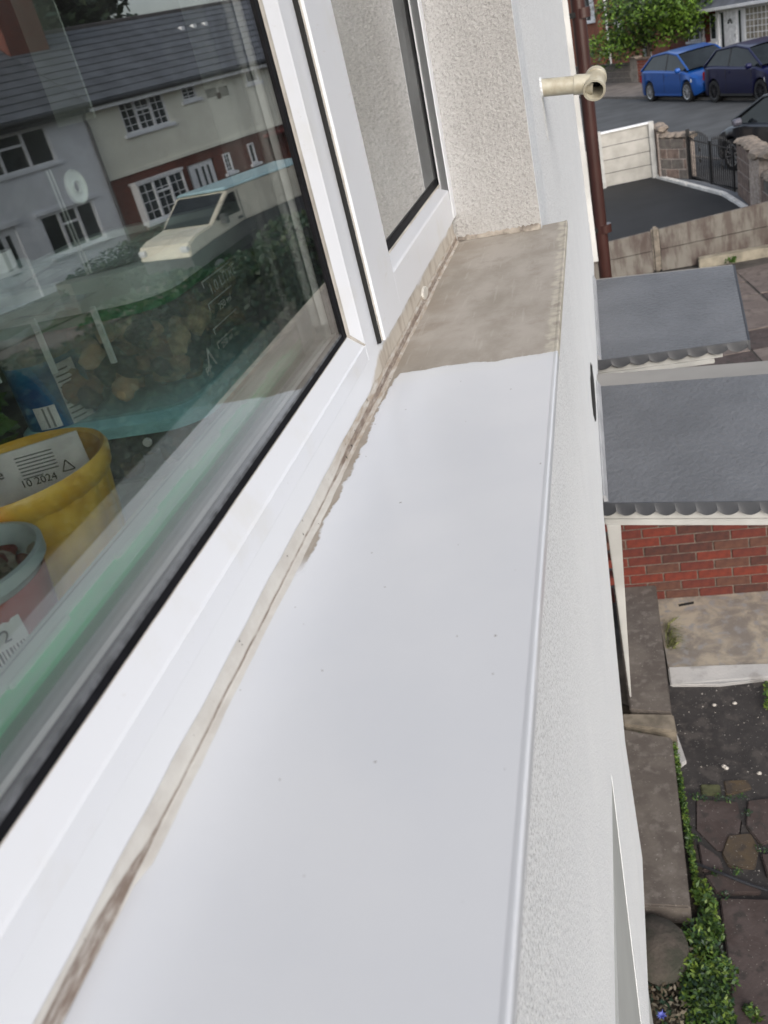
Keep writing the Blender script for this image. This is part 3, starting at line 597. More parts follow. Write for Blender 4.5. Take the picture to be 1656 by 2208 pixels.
text(BT, 'cap_print', 'water', .006, (-.010, -.0165, .220), (1, 0, 0), (0, 0, 1), INK)
def arcpanel(a0, a1, z0, z1, r, name, m, par, n=10):
    v = MB(); v.loft([[(r * math.cos(a), r * math.sin(a), z0), (r * math.cos(a), r * math.sin(a), z1)] for a in [a0 + (a1 - a0) * i / n for i in range(n + 1)]], cap=False); return v.build(name, m, par)
va = math.atan2(-by, -bx)
arcpanel(va + .15, va + .85, .068, .130, .0352, 'ingredients_panel', PAPER, BT); arcpanel(va - .75, va - .12, .074, .096, .0352, 'barcode_panel', PAPER, BT)
for i in range(11):
    arcpanel(va + .2, va + (.75 if i % 3 else .6), .123 - i * .0052, .1245 - i * .0052, .0355, 'label_print', INK, BT, 5)
for i in range(2): arcpanel(va - .5 + i * .16, va - .44 + i * .16, .075, .095, .0355, 'label_print', mat('grey_print', (.3, .3, .31), .6), BT, 3)
# yellow pot
zr = -.214; pc = Vector((-2.15 * .214, 2.45 * .214, 0))
YP = thing('plant_pot', 'large ribbed yellow ceramic pot with orange on one side behind the glass', 'plant pot', loc=(pc.x, pc.y, IZ))
sY = NT('yellow_orange_mix'); X_, Y_, Z_ = sY.xyz()
k_ = sY.ramp(sY.math('ADD', sY.math('ADD', X_, sY.math('MULTIPLY', Y_, .8)), sY.math('MULTIPLY', sY.math('SUBTRACT', sY.noise(20, 3), .5), .03)), -.004, -.040)  # orange mixed in toward one side of the pot
sY.col(sY.mix(k_, sY.mix(sY.ramp(sY.noise(30, 4), .35, .65), (.74, .42, .05), (.90, .58, .10)), (.90, .22, .02))); sY.rough(.3); YG = sY.m
hgt = zr - IZ; fl = lambda t: 1 + .016 * (abs(math.sin(t * 11)) - .5)
MB().lathe((0, 0, 0), [(.061, 0), (.0705, hgt - .02)], 176, fl).lathe((0, 0, 0), [(.0695, hgt - .022), (.0745, hgt - .016), (.0765, hgt - .004), (.0745, hgt), (.0706, hgt - .002), (.068, hgt - .02), (.060, .03), (0.0001, .028)], 72).build('pot_body', YG, YP, smooth=True)
MB().lathe((0, 0, 0), [(.0001, hgt - .055), (.064, hgt - .055)], 24).build('potting_soil', SOIL, YP)
SPk = thing('seed_packet', 'white paper seed packet dated 10 2024 standing inside the yellow pot', 'seed packet')
pA = onz(-120, 1010, zr - .01); P1 = Vector((pc.x + .044, pc.y + .036, 0)); P0 = Vector((pc.x - .062, pc.y - .004, 0)); dd = (P1 - P0).normalized(); nrm = Vector((dd.y, -dd.x, 0))
up = Vector((0, 0, 1)); zb_ = zr - .055; zt_ = zr + .010
MB().hexa([P0 + up * zb_, P1 + up * zb_, P1 - nrm * .002 + up * zb_, P0 - nrm * .002 + up * zb_], [P0 + up * (zt_ - .004), P1 + up * zt_, P1 - nrm * .002 + up * zt_, P0 - nrm * .002 + up * (zt_ - .004)]).build('packet', mat('packet_paper', (.72, .72, .73), .7, .1, 30), SPk)
text(SPk, 'packet_print', 'Reserve', .0120, P0 + up * (zt_ - .0215) + dd * .008, dd, up, INK)
text(SPk, 'packet_print', '10 2024', .0090, P0 + up * (zt_ - .0335) + dd * .056, dd, up, INK)
for i in range(7):
    a = P0 + dd * .060 + up * (zt_ - .009 - i * .0030) + nrm * .0006; b = a + dd * (.030 if i < 6 else .016); MB().hexa([a, b, b + nrm * .0002, a + nrm * .0002], [a + up * .0010, b + up * .0010, b + up * .0010 + nrm * .0002, a + up * .0010 + nrm * .0002]).build('packet_print', mat('grey_small_print', (.16, .16, .17), .6), SPk)
cR = P0 + dd * .019 + up * (zt_ - .036) + nrm * .0008; ringp = MB()
for rr_ in (.0085, .0062): ringp.tube([cR + (dd * math.cos(t) + up * math.sin(t)) * rr_ for t in [i * math.pi / 10 for i in range(21)]], .0004, 4)
ringp.build('packet_stamp', mat('magenta_ink', (.22, .03, .10), .6), SPk)
tri = [P1 - dd * .017 + up * (zt_ - .020), P1 - dd * .022 + up * (zt_ - .029), P1 - dd * .012 + up * (zt_ - .029)]; tri = [p + nrm * .0008 for p in tri]; MB().tube(tri + tri[:1], .0005, 4).build('recycling_mark', INK, SPk)
# terracotta pot with dried plant, label
zr2 = -.222; rc = Vector((-1.90 * .222, 1.77 * .222, 0))
RP = thing('plant_pot', 'small red terracotta pot with pale grey rim and dried plant', 'plant pot', loc=(rc.x, rc.y, IZ))
h2 = zr2 - IZ; MB().lathe((0, 0, 0), [(.045, 0), (.054, h2 - .014)], 40).build('pot_body', mat('red_terracotta', (.36, .05, .035), .6, .15, 10), RP, smooth=True)
MB().lathe((0, 0, 0), [(.054, h2 - .010), (.0585, h2 - .008), (.059, h2), (.0555, h2 + .0006), (.0545, h2 - .004), (.0525, h2 - .012), (.0455, h2 - .035)], 48).build('pot_rim', mat('grey_blue_rim', (.50, .58, .60), .35, .05, 10), RP, smooth=True)
stuff(crumbs(RP, 'dried_plant', (-.037, -.037, h2 - .030, .037, .037, h2 - .010), 190, .004, .011, [mat('dried_red', (.12, .01, .012), .7), mat('dried_brown', (.10, .07, .05), .8), mat('dried_grey', (.28, .24, .20), .8)]))
va2 = math.atan2(-rc.y, -rc.x)
arcpanel(va2 - .60, va2 + .42, .030, .070, .0525, 'price_label', PAPER, RP)
for i in range(16): arcpanel(va2 - .35 + i * .045, va2 - .332 + i * .045 + (i % 3) * .006, .034, .048, .0530, 'barcode_print', INK, RP, 2)
text(RP, 'label_print', '12', .012, Vector((.053 * math.cos(va2), .053 * math.sin(va2), .053)), (-math.sin(va2 + .05), math.cos(va2 + .05), 0), (0, 0, 1), INK, off=.002)
# long green tray with clear lid along the glass
GT = thing('seed_tray', 'long green plastic tray with a clear clip-on lid lying along the window glass', 'seed tray')
zt = -.2455; tx0, tx1, ty0, ty1 = -.337, -.3165, -.25, .885
MB().loft([rrect(tx0, ty0, tx1, ty1, .010, IZ + .001), rrect(tx0 - .002, ty0 - .002, tx1 + .002, ty1 + .002, .011, zt - .004)], closed=True).build('tray_body', DGREEN, GT, smooth=True)
MB().loft([rrect(tx0 - .003, ty0 - .004, tx1 + .003, ty1 + .004, .011, zt - .004), rrect(tx0 - .003, ty0 - .004, tx1 + .003, ty1 + .004, .011, zt)], closed=True).build('tray_rim', LGREEN, GT, smooth=True)
MB().loft([rrect(tx0 - .004, ty0 - .006, tx1 - .0115, ty1 + .006, .006, zt + .0002), rrect(tx0 - .004, ty0 - .006, tx1 - .0115, ty1 + .006, .006, zt + .003), rrect(tx0 - .002, ty0, tx1 - .014, ty1, .005, zt + .0045)], closed=True).build('tray_lid', CLEARG, GT, smooth=True)
for i in range(9):
    y = -.2 + i * .125; MB().box((tx1 - .0115, y, zt - .001), (tx1 - .0075, y + .062, zt + .0035)).build('lid_clip', CLEARG, GT, bevel=.0008)
# leafy houseplant at the far left
HPc = at(-75, 900, .88); HP = thing('houseplant', 'leafy green houseplant at the left edge behind the bottle', 'plant', loc=(HPc.x, HPc.y, IZ))
def leaves(mb, c, R, n, size, mi=(0,), flat=0.0, up=.3):
    for _ in range(n):
        while True:
            p = Vector((uni(-1, 1), uni(-1, 1), uni(-1, 1)))
            if p.length < 1: break
        p = Vector((c[0] + p.x * R[0], c[1] + p.y * R[1], c[2] + p.z * R[2])); s = size * uni(.6, 1.3)
        d = Vector((uni(-1, 1), uni(-1, 1), uni(-.6, .6))).normalized(); nn = Vector((uni(-1, 1), uni(-1, 1), uni(0, 1) + up)).normalized(); e = d.cross(nn).normalized()
        mb.m = random.choice(mi); mb.add([p - d * s, p + e * s * .45, p + d * s, p - e * s * .45], [(0, 1, 2, 3)])
lv = MB(); leaves(lv, (0, 0, .09), (.04, .04, .05), 60, .018); lv.build('foliage', LEAF3, HP); MB().cyl((0, 0, 0), (0, 0, .07), .03, .036, 20).build('pot', RUBG, HP, smooth=True)
# vertical blind slats, bead chain, curtain ring and cords
sS = NT('blind_slat_fabric'); sS.t.nodes.remove(sS.b); d1 = sS.n('BsdfDiffuse'); d2 = sS.n('BsdfTranslucent'); ms = sS.n('MixShader'); ms.inputs[0].default_value = .5
for q_ in (d1, d2): q_.inputs[0].default_value = (.86, .90, .86, 1)
sS.l(d1.outputs[0], ms.inputs[1]); sS.l(d2.outputs[0], ms.inputs[2]); sS.l(ms.outputs[0], sS.out.inputs[0]); SLATM = sS.m
def slat(bl, br, lab, zt=.9, brn=0):
    a = onx(*bl, -.40); zb = a.z; b = onz(*br, zb)
    b = Vector((b.x, b.y, zb)); t = MB(); nrm = Vector((b.y - a.y, a.x - b.x, 0)).normalized() * .0015
    for i in range(1): t.hexa([a, b, b + nrm, a + nrm], [Vector((p.x, p.y, zt)) for p in (a, b, b + nrm, a + nrm)])
    o = thing('vertical_blind', lab, 'blind', 'vertical blinds inside the window', loc=(0, 0, 0)); t.build('fabric', SLATM, o)
    MB().hexa([a + Vector((0, 0, .0)) - nrm, b - nrm, b, a], [a + Vector((0, 0, .012)) - nrm, b + Vector((0, 0, .012)) - nrm, b + Vector((0, 0, .012)), a + Vector((0, 0, .012))]).build('bottom_weight', SLATM, o)
    return o
slat((578, 642), (650, 628), 'vertical blind slat hanging beside the bead chain, right of the stacked tubs')
def slat2():
    a = onx(130, 275, -.46); b = onx(225, 300, -.40); zb = a.z; t = MB(); b = Vector((b.x, b.y, zb)); nrm = Vector((b.y - a.y, a.x - b.x, 0)).normalized() * .0015
    t.hexa([a, b, b + nrm, a + nrm], [Vector((p.x, p.y, .9)) for p in (a, b, b + nrm, a + nrm)]); o = thing('vertical_blind', 'short vertical blind slat at the upper left of the fixed pane', 'blind', 'vertical blinds inside the window'); t.build('fabric', mat('thin_slat_fabric', (.42, .46, .42), .8, .06, 10), o)
slat2()
chn = MB(); top = onx(555, 470, -.385)
for k in range(26):
    t = k / 25; p = onx(578 + 12 * math.sin(t * 3.1), 545 + 92 * t, -.385); chn.lathe(p, [(.0001, -.0022), (.0019, -.001), (.0019, .001), (.0001, .0022)], 6)
for k in range(24):
    t = k / 23; p = onx(601 - 10 * math.sin(t * 3.1 + .4), 552 + 84 * t, -.388); chn.lathe(p, [(.0001, -.0022), (.0019, -.001), (.0019, .001), (.0001, .0022)], 6)
o = chn.build('bead_chain', mat('bead_chain_plastic', (.88, .9, .88), .3), None, smooth=True); tag(o, 'loop of white bead chain hanging beside the vertical blind slat', 'bead chain')
rgc = onx(168, 402, -.272); ring = MB(); RR = [(.0125, .0065)]
n_ = 36; rr = []
for i in range(n_):
    t = 2 * math.pi * i / n_; c_, s__ = math.cos(t), math.sin(t)
    rr.append([rgc + Vector((x, c_ * r, s__ * r * .92)) for r, x in ((.0034, 0), (.0034, -.0018), (.0094, -.0020), (.0098, -.001), (.0094, 0))])
ring.loft(rr + rr[:1], cap=False); o = ring.build('suction_ring', mat('ring_plastic', (.85, .9, .84), .35), None, smooth=True); tag(o, 'white plastic ring stuck to the inside of the glass, over the reflected house', 'ring')
cd = MB(); pa = onx(100, 368, -.30); pb = onx(190, 592, -.30); cd.tube([pa, pb], .0006, 6); pa = onx(107, 366, -.30); pb = onx(197, 588, -.30); cd.tube([pa, pb], .0006, 6)
o = cd.build('pull_cord', mat('cord_white', (.6, .62, .6), .6), None); tag(o, 'pair of thin white cords hanging behind the glass at the left', 'cord')
# ================================================================== GROUND, STREET, YARDS
UU = Vector((.383, -.924, 0)).normalized(); NN = Vector((.924, .383, 0)).normalized()
def st(s, n, h=0.0): return UU * s + NN * n + Vector((0, 0, GZ + h))
G0 = -3.93
struct(MB().box((-300, -250, G0 - .2), (400, 400, G0)).build('ground', GROUND))
def strip(name, s0, s1, n0, n1, z, m, th=.12):
    o = MB().hexa([st(s0, n0, z - th), st(s0, n1, z - th), st(s1, n1, z - th), st(s1, n0, z - th)], [st(s0, n0, z), st(s0, n1, z), st(s1, n1, z), st(s1, n0, z)]).build(name, m); return struct(o)
strip('road', -120, 60, 10.6, 15.38, 0, ASPH, .02)
strip('pavement', -120, 60, 9.25, 10.5, .012, mat('near_footway_asphalt', (.07, .07, .072), .9, .15, 2), .03)
strip('far_pavement', -120, 60, 15.5, 17.75, .07, PAVE, .1)
strip('garden_ground', -120, 60, 18.0, 22, .05, mat('front_garden_ground', (.13, .12, .10), .95, .3, 2), .08)
kb = struct(bpy.data.objects.new('kerb', None)); link(kb)
k0 = MB().box((0, 0, 0), (.905, .12, .2)).build('kerb_stone', KERB, kb, bevel=.01)
k0.matrix_world = Matrix.Translation(st(-60, 15.38, -.12)) @ Matrix.Rotation(math.atan2(UU.y, UU.x), 4, 'Z')
for i in range(1, 62):
    c = copy_of(k0, kb); c.matrix_world = Matrix.Translation(st(-60 + i * .915, 15.38, -.12)) @ Matrix.Rotation(math.atan2(UU.y, UU.x), 4, 'Z')
for i in range(62):
    c = copy_of(k0, kb); c.matrix_world = Matrix.Translation(st(-50 + i * .915, 10.48, -.175)) @ Matrix.Rotation(math.atan2(UU.y, UU.x), 4, 'Z')

def poly(name, pts, z, m, th=.05): return MB().prism([(p[0], p[1], z) for p in pts], (0, 0, -th)).build(name, m)
def g(x, y, z=GZ): return onz(x, y, z)
# neighbour's tarmac drive, white edging, grey block strip
struct(poly('tarmac_drive', [(-2.2, 13.78), (2.4, 13.78), (2.40, 15.0), g(1610, 455), g(1555, 422), g(1408, 383), (-.05, 21.0), (-2.2, 20.9)], GZ, TARM))
e = [g(1405, 381), g(1480, 401), g(1555, 421), g(1582, 438), g(1608, 455)]; e.append(e[-1] + Vector((.08, -1.1, 0)))
ed = thing('edging_kerb', 'curved off-white kerb edging between the tarmac drive and grey block strip', 'kerb edging')
for i, (a, b) in enumerate(zip(e[:-1], e[1:])):
    d = (b - a); m_ = Vector((-d.y, d.x, 0)).normalized() * -.09
    if m_.x < 0: m_ = -m_
    MB().hexa([a + Vector((0, 0, -.05)), b - d * .02 + Vector((0, 0, -.05)), b - d * .02 + m_ + Vector((0, 0, -.05)), a + m_ + Vector((0, 0, -.05))], [a + Vector((0, 0, .05)), b - d * .02 + Vector((0, 0, .05)), b - d * .02 + m_ + Vector((0, 0, .05)), a + m_ + Vector((0, 0, .05))]).build('edging_stone', WEDGE, ed, bevel=.01)
off = Vector((.09, .03, 0))
struct(poly('block_paving', [*(p + off for p in e), Vector((3.3, 15.2, 0)), Vector((2.6, 17.0, 0)), g(1592, 424) + Vector((.1, 0, 0)), g(1484, 388) + Vector((.05, .35, 0)), g(1420, 378) + Vector((.1, .3, 0))], GZ + .012, GREYB))
# cream concrete panel fence
pf = thing('panel_fence', 'cream concrete panel fence of four stacked boards at the end of the tarmac drive', 'fence')
fy = 21.02; fh = [0.02, .30, .58, .86, 1.13]
for i in range(4):
    sl0, sl1 = fh[i], fh[i + 1] - .012
    MB().hexa([(.03, fy, GZ + sl0), (1.02, fy + .02, GZ + sl0), (1.02, fy + .07, GZ + sl0), (.03, fy + .05, GZ + sl0)], [(.03, fy, GZ + sl1), (1.02, fy + .02, GZ + sl1 + (.03 if i == 3 else 0)), (1.02, fy + .07, GZ + sl1 + (.03 if i == 3 else 0)), (.03, fy + .05, GZ + sl1)]).build('gravel_board', GRAVB, pf, bevel=.006)
MB().box((.02, fy - .03, GZ + 1.13), (1.03, fy + .09, GZ + 1.165)).build('top_rail', WPAINT, pf)
MB().box((-.10, fy - .05, GZ), (.03, fy + .08, GZ + 1.19)).build('post', CREAMW, pf, bevel=.01); MB().box((1.02, fy - .05, GZ), (1.13, fy + .08, GZ + 1.17)).build('post', CREAMW, pf, bevel=.01)
for i in range(3):
    MB().box((-1.6, fy, GZ + .02 + i * .28), (-.10, fy + .05, GZ + .29 + i * .28)).build('gravel_board', GRAVB, pf, bevel=.006)

# stone block walls
def stone_wall(t, a, b, h, rows, blen, thick=.22, cap=True, seed=1, mats=(STONE, STONE2)):
    a = Vector(a); b = Vector(b); d = (b - a); L = d.length; d.normalize(); n_ = Vector((-d.y, d.x, 0)); hh = h / rows; R = random.Random(seed)
    MB().hexa([a + n_ * .006, b + n_ * .006, b + n_ * (thick - .006), a + n_ * (thick - .006)], [p + Vector((0, 0, h - .01)) for p in (a + n_ * .006, b + n_ * .006, b + n_ * (thick - .006), a + n_ * (thick - .006))]).build('mortar', MORT, t)
    for r in range(rows):
        x = 0 if r % 2 else -blen / 2
        while x < L - .03:
            x0 = max(x, 0); x1 = min(x + blen * R.uniform(.85, 1.1), L); nx_ = x1
            if x1 - x0 > .06:
                p = R.uniform(0, .010); z0 = r * hh + .012; z1 = (r + 1) * hh - .010
                q = [a + d * (x0 + .012) - n_ * p, a + d * (x1 - .012) - n_ * p, a + d * (x1 - .012) + n_ * (thick + p), a + d * (x0 + .012) + n_ * (thick + p)]
                MB().hexa([v + Vector((0, 0, z0)) for v in q], [v + Vector((0, 0, z1)) for v in q]).build('stone_block', R.choice(mats), t, bevel=.008, seg=1)
            x = nx_
    if cap:
        x = -.04
        while x < L:
            w_ = R.uniform(.16, .26); ring = []
            for k in range(4):
                e_ = k / 3; sc = (.75, 1.05, 1.0, .7)[k]; c = a + d * (x + w_ * e_) + n_ * thick / 2 + Vector((0, 0, h + .02)); ring.append([c + n_ * (thick * .62 * sc * math.cos(q) * R.uniform(.85, 1.1)) + Vector((0, 0, .07 * sc * R.uniform(.8, 1.25) * math.sin(q) + .01)) for q in [j * math.pi / 4 for j in range(8)]])
            MB().loft(ring, closed=True).build('coping_stone', STCAP, t, smooth=True); x += w_ * .98
P1_ = g(1483, 387); P2_ = Vector((1.20, 20.95, GZ)); P1_.z = GZ
sw1 = thing('stone_wall', 'short reddish stone block wall with rough coping between the cream fence and iron gate', 'wall', None)
stone_wall(sw1, P2_ + Vector((0, -.2, 0)), P1_, .82, 4, .36, .25, seed=3)
stone_wall(sw1, (1.14, 21.3, GZ), (1.16, 20.8, GZ), .98, 5, .24, .22, seed=8)
sw2 = thing('stone_wall', 'stone block wall with rough coping on the right, in front of the black car', 'wall')
Q0 = g(1592, 422); Q1 = g(1640, 466); Q0.z = Q1.z = GZ
stone_wall(sw2, Q0, Q1, .92, 4, .46, .3, seed=5); stone_wall(sw2, Q1, Q1 + Vector((2.6, 1.05, 0)), .92, 4, .44, .3, seed=6)
stone_wall(sw2, Q1 + Vector((.02, 0, 0)), Vector((2.55, 13.9, GZ)), .62, 3, .40, .2, seed=9)
# wrought iron double gate
gt = thing('iron_gate', 'black wrought iron double gate with scrolls, closed between the stone walls', 'gate')
ga = P1_ + Vector((.05, -.05, 0)); gb = Q0 + Vector((-.02, .08, 0)); gd = gb - ga
MB().box((ga.x - .035, ga.y - .035, GZ), (ga.x + .035, ga.y + .035, GZ + 1.0)).build('gate_post', IRON, gt)
for leaf in range(2):
    t0, t1 = (.03, .49) if leaf == 0 else (.51, .97); nb = 11
    lf = MB().tube([ga + gd * t0 + Vector((0, 0, .08)), ga + gd * t1 + Vector((0, 0, .08))], .012, 5).tube([ga + gd * t0 + Vector((0, 0, .80)), ga + gd * t1 + Vector((0, 0, .80))], .012, 5).build('gate_frame', IRON, gt)
    for i in range(nb + 1):
        t = t0 + (t1 - t0) * i / nb; thick = .020 if i in (0, nb) else .008; hh = .86 + .10 * math.sin(math.pi * i / nb) if leaf == 0 else .86 + .08 * math.sin(math.pi * i / nb)
        b_ = MB().tube([ga + gd * t + Vector((0, 0, .05)), ga + gd * t + Vector((0, 0, hh))], thick, 5)
        if thick < .02: b_.cyl(ga + gd * t + Vector((0, 0, hh)), ga + gd * t + Vector((0, 0, hh + .06)), .02, .001, 5)
        b_.build('gate_bar', IRON, gt)
    tm = (t0 + t1) / 2
    for cz in (.45, .66):
        for sg in (-1, 1):
            pts = [ga + gd * tm + gd.normalized() * sg * (.02 + .05 * math.sin(q) * (1 - q / 7)) + Vector((0, 0, cz + .07 * math.cos(q) * (1 - q / 8))) for q in [i * .5 for i in range(12)]]
            MB().tube(pts, .012, 4).build('scroll', IRON, gt)
# gravel-board fence between the yards
cf = thing('concrete_fence', 'low streaky brown concrete board fence with a round topped post, between yard and tarmac', 'fence')
FY = 13.7
for (xa, xb) in ((-1.2, .57), (.69, 2.75)):
    for k in range(2):
        z0 = GZ + (.0 if k == 0 else .305); z1 = GZ + (.297 if k == 0 else .60); tl = .02 * (1 if k else 0)
        sb_, st_ = (0, .035) if k == 0 else (.035, .065); z1 -= .02 * (k == 1)
        MB().hexa([(xa, FY, z0 + xa * sb_), (xb, FY, z0 + xb * sb_), (xb, FY + .055, z0 + xb * sb_), (xa, FY + .055, z0 + xa * sb_)], [(xa, FY, z1 + xa * st_), (xb, FY, z1 + xb * st_), (xb, FY + .055, z1 + xb * st_), (xa, FY + .055, z1 + xa * st_)]).build('gravel_board', GBOARD, cf, bevel=.006)
MB().box((.575, FY - .03, GZ), (.685, FY + .09, GZ + .67)).build('post', mat('grey_concrete_post', (.19, .165, .135), .9, .2, 12, .5, 60, .004), cf, bevel=.03, seg=3)
MB().box((1.2, FY - .16, G0), (2.9, FY - .002, GZ + .12)).build('base_ledge', mat('pale_base_ledge', (.30, .27, .21), .9, .15, 6, .4, 40, .004), cf, bevel=.01)

# patio slabs beyond the canopies
pt = struct(thing('patio', 'purple brown patio slabs', 'patio')); del pt['category'], pt['label']
struct(poly('patio_bed', [(-.6, 6.0), (4.2, 6.0), (4.2, 13.5), (-.6, 13.5)], GZ - .010, mat('patio_joint_mortar', (.075, .066, .058), .95, .2, 6)))
R = random.Random(4)
pang = .20
for i in range(8):
    for j in range(11):
        cx, cy = -.2 + i * .62, 7.0 + j * .62; cx, cy = cx + .0 - (cy - 10) * .12, cy + cx * .12
        if cy > 13.3 or cx > 3.4: continue
        a = .303; z = GZ + R.uniform(-.006, .006); tl = [R.uniform(-.004, .004) for _ in range(4)]
        co4 = [(-a, -a), (a, -a), (a, a), (-a, a)]; ca, sa = math.cos(.12), math.sin(.12)
        q = [Vector((cx + x * ca - y * -sa * -1, cy + x * sa + y * ca, z + tl[k])) for k, (x, y) in enumerate(co4)]
        q = [Vector((cx + x * ca - y * sa, cy + x * sa + y * ca, z + tl[k])) for k, (x, y) in enumerate(co4)]
        MB().hexa([v - Vector((0, 0, .04)) for v in q], q).build('paving_slab', R.choice((FLAG3, FLAG3, FLAG)), pt, bevel=.006, seg=1)

# low red brick wall under the near canopy
bw = thing('brick_wall', 'low red brick garden wall standing on worn concrete below the near canopy', 'wall')
BY = 5.32; BX0, BX1 = -.24, 1.55; BZ0 = GZ + .03; BH = .0755; BL = .228
MB().box((BX0, BY + .006, BZ0 - .05), (BX1, BY + .205, BZ0 + BH * 10)).build('mortar', BMORT, bw)
R = random.Random(11); bmesh_cache = []
for L in (BL - .010, .108 - .004):
    for mm in BRICKS: 
        m0 = MB().box((0, 0, 0), (L, .102, .065)).build('brick', mm, bw, bevel=.003, seg=1); bmesh_cache.append((L, m0.data)); bpy.data.objects.remove(m0)
for r in range(10):
    x = BX0 + (0 if r % 2 else -.114)
    if r == 9: x = BX0 + .02
    while x < BX1 - .05:
        L, me = R.choice(bmesh_cache[0:4] + bmesh_cache[0:2] * 2) if (r % 2 == 0 or R.random() < .85) and r < 9 else R.choice(bmesh_cache[4:8])
        if x + L <= BX1 + .02:
            o = bpy.data.objects.new('brick', me); link(o, bw); o.location = (x + .005, BY - R.uniform(0, .004), BZ0 + r * BH + .005)
        x += L + .010

# concrete step, lip, kerb slabs, path
struct(poly('concrete_apron', [(.06, 4.56), (1.7, 4.50), (1.7, 5.40), (-.1, 5.42), (.04, 5.2)], GZ + .035, CONC, .12))
struct(MB().prism([(.06, 4.42, GZ + .02), (.35, 4.40, GZ + .022), (.62, 4.43, GZ + .02), (1.7, 4.36, GZ + .02), (1.7, 4.512, GZ + .046), (.5, 4.56, GZ + .046), (.058, 4.572, GZ + .044)], (0, 0, -.08)).build('concrete_lip', CONCL, bevel=.008))
MB().prism([(p.x, p.y, GZ + .036) for p in (onz(1463, 1303, GZ + .036), onz(1496, 1297, GZ + .036), onz(1496, 1302, GZ + .036), onz(1464, 1308, GZ + .036))], (0, 0, .001)).build('drain_slot', DARK, None)
tag(S.objects['drain_slot'], 'thin dark slot in the pale concrete at the foot of the brick wall', 'drain slot')
struct(poly('path', [(.02, 2.0), (2.4, 2.0), (2.4, 4.42), (.05, 4.46), (.03, 3.6)], GZ + .006, PATH, .06))
kw = thing('kerb_slabs', 'row of thick speckled concrete slabs edging the bed beside the house', 'kerb slabs')
kz = GZ + .16
def kslab(pts, nm='slab', m=SLAB, z=kz, th=.13):
    q = [onz(x, y, z) for x, y in pts]; return MB().prism(q, (0, 0, -th)).build(nm, m, kw, bevel=.008)
kslab([(1322, 1258), (1413, 1250), (1448, 1537), (1358, 1530)])
kslab([(1340, 1538), (1452, 1539), (1459, 1578), (1345, 1562)], m=mat('tan_kerb_stone', (.21, .18, .14), .9, .2, 12, .5, 60, .004))
kslab([(1325, 1568), (1449, 1590), (1489, 1956), (1360, 1950)])
MB().prism([onz(1452, 1560, GZ + .03), onz(1480, 1640, GZ + .03), onz(1466, 1650, GZ + .03), onz(1446, 1585, GZ + .03)], (0, 0, -.04)).build('spilt_cement', CONCL, kw, bevel=.005)
rk = thing('garden_rock', 'rounded grey brown boulder half buried in the planted bed by the house', 'rock', loc=(0, 0, 0))
rc_ = onz(1415, 2050, GZ + .1); rings = []
for k in range(7):
    ph = math.pi * k / 6; rings.append([rc_ + Vector((.15 * math.sin(ph) * math.cos(q) * uni(.92, 1.08), .17 * math.sin(ph) * math.sin(q) * uni(.92, 1.08), .09 * math.cos(ph))) for q in [j * math.pi / 6 for j in range(12)]])
MB().loft(rings, closed=True).build('boulder', mat('mossy_boulder', (.075, .062, .052), .95, .3, 12, .8, 40, .01, c2=(.035, .036, .026)), rk, smooth=True)
struct(poly('planting_bed', [(-.6, 1.2), (.17, 1.2), (.14, 2.7), (.05, 3.5), (.03, 4.1), (-.3, 4.3), (-.6, 4.3)], GZ + .028, SOIL, .06))
# crazy paving, flagstones traced on the ground
FP = [([(1500, 1722), (1592, 1728), (1600, 1770), (1590, 1840), (1545, 1835), (1500, 1790)], FLAG), ([(1560, 1682), (1612, 1680), (1622, 1700), (1565, 1716)], FLAG2), ([(1510, 1690), (1552, 1690), (1556, 1714), (1512, 1712)], mat('mossy_cobble', (.07, .075, .035), .95, .3, 15, .5, 50, .005)),
      ([(1570, 1800), (1618, 1795), (1636, 1830), (1628, 1872), (1572, 1868), (1556, 1840)], FLAG2), ([(1612, 1725), (1700, 1715), (1700, 1800), (1640, 1820), (1608, 1780)], FLAG), ([(1505, 1815), (1550, 1845), (1560, 1872), (1515, 1878)], FLAG),
      ([(1518, 1885), (1560, 1882), (1640, 1915), (1640, 1925), (1545, 1925)], FLAG), ([(1640, 1840), (1720, 1840), (1720, 1905), (1655, 1890)], FLAG), ([(1552, 1935), (1720, 1940), (1740, 2300), (1590, 2300), (1570, 2080)], FLAG),
      ([(1498, 1560), (1560, 1540), (1560, 1560)], FLAG)][:9]
fg = struct(bpy.data.objects.new('crazy_paving', None)); link(fg)
for pts, m_ in FP:
    zz9 = GZ + .012 + .0025 * FP.index((pts, m_)); q = [onz(x, y, zz9) for x, y in pts]; MB().prism(q, (0, 0, -.04)).build('flagstone', m_, fg, bevel=.006)
cbl = MB().tube([onz(1500, 1862, GZ + .04), onz(1560, 1885, GZ + .05), onz(1610, 1905, GZ + .045), onz(1700, 1935, GZ + .04)], .007, 6).build('garden_hose', mat('black_hose', (.02, .022, .028), .5), None); tag(cbl, 'thin black hose or cable lying across the crazy paving', 'hose')
# fallen petals and pebbles
pb = MB()
for i in range(150):
    x, y = uni(.06, 1.2), uni(2.2, 4.4); s = random.choice((.002, .003, .0045)); c = Vector((x, y, GZ + .012)); pb.add([c + Vector((s * 1.3 * math.cos(a), s * math.sin(a), uni(0, .004))) for a in (0, 1.3, 2.6, 3.9, 5.2)], [(0, 1, 2, 3, 4)])
for (x, y) in ((1561, 1652), (1566, 1656), (1637, 1667), (1540, 1520), (1584, 1516)):
    c = onz(x, y, GZ + .035); pb.lathe(c, [(.0001, -.01), (.014, 0), (.0001, .01)], 6)
stuff(pb.build('fallen_petals', mat('pale_petal', (.45, .42, .38), .8)), 'pale fallen petals and grit scattered over the dark path', 'petals')
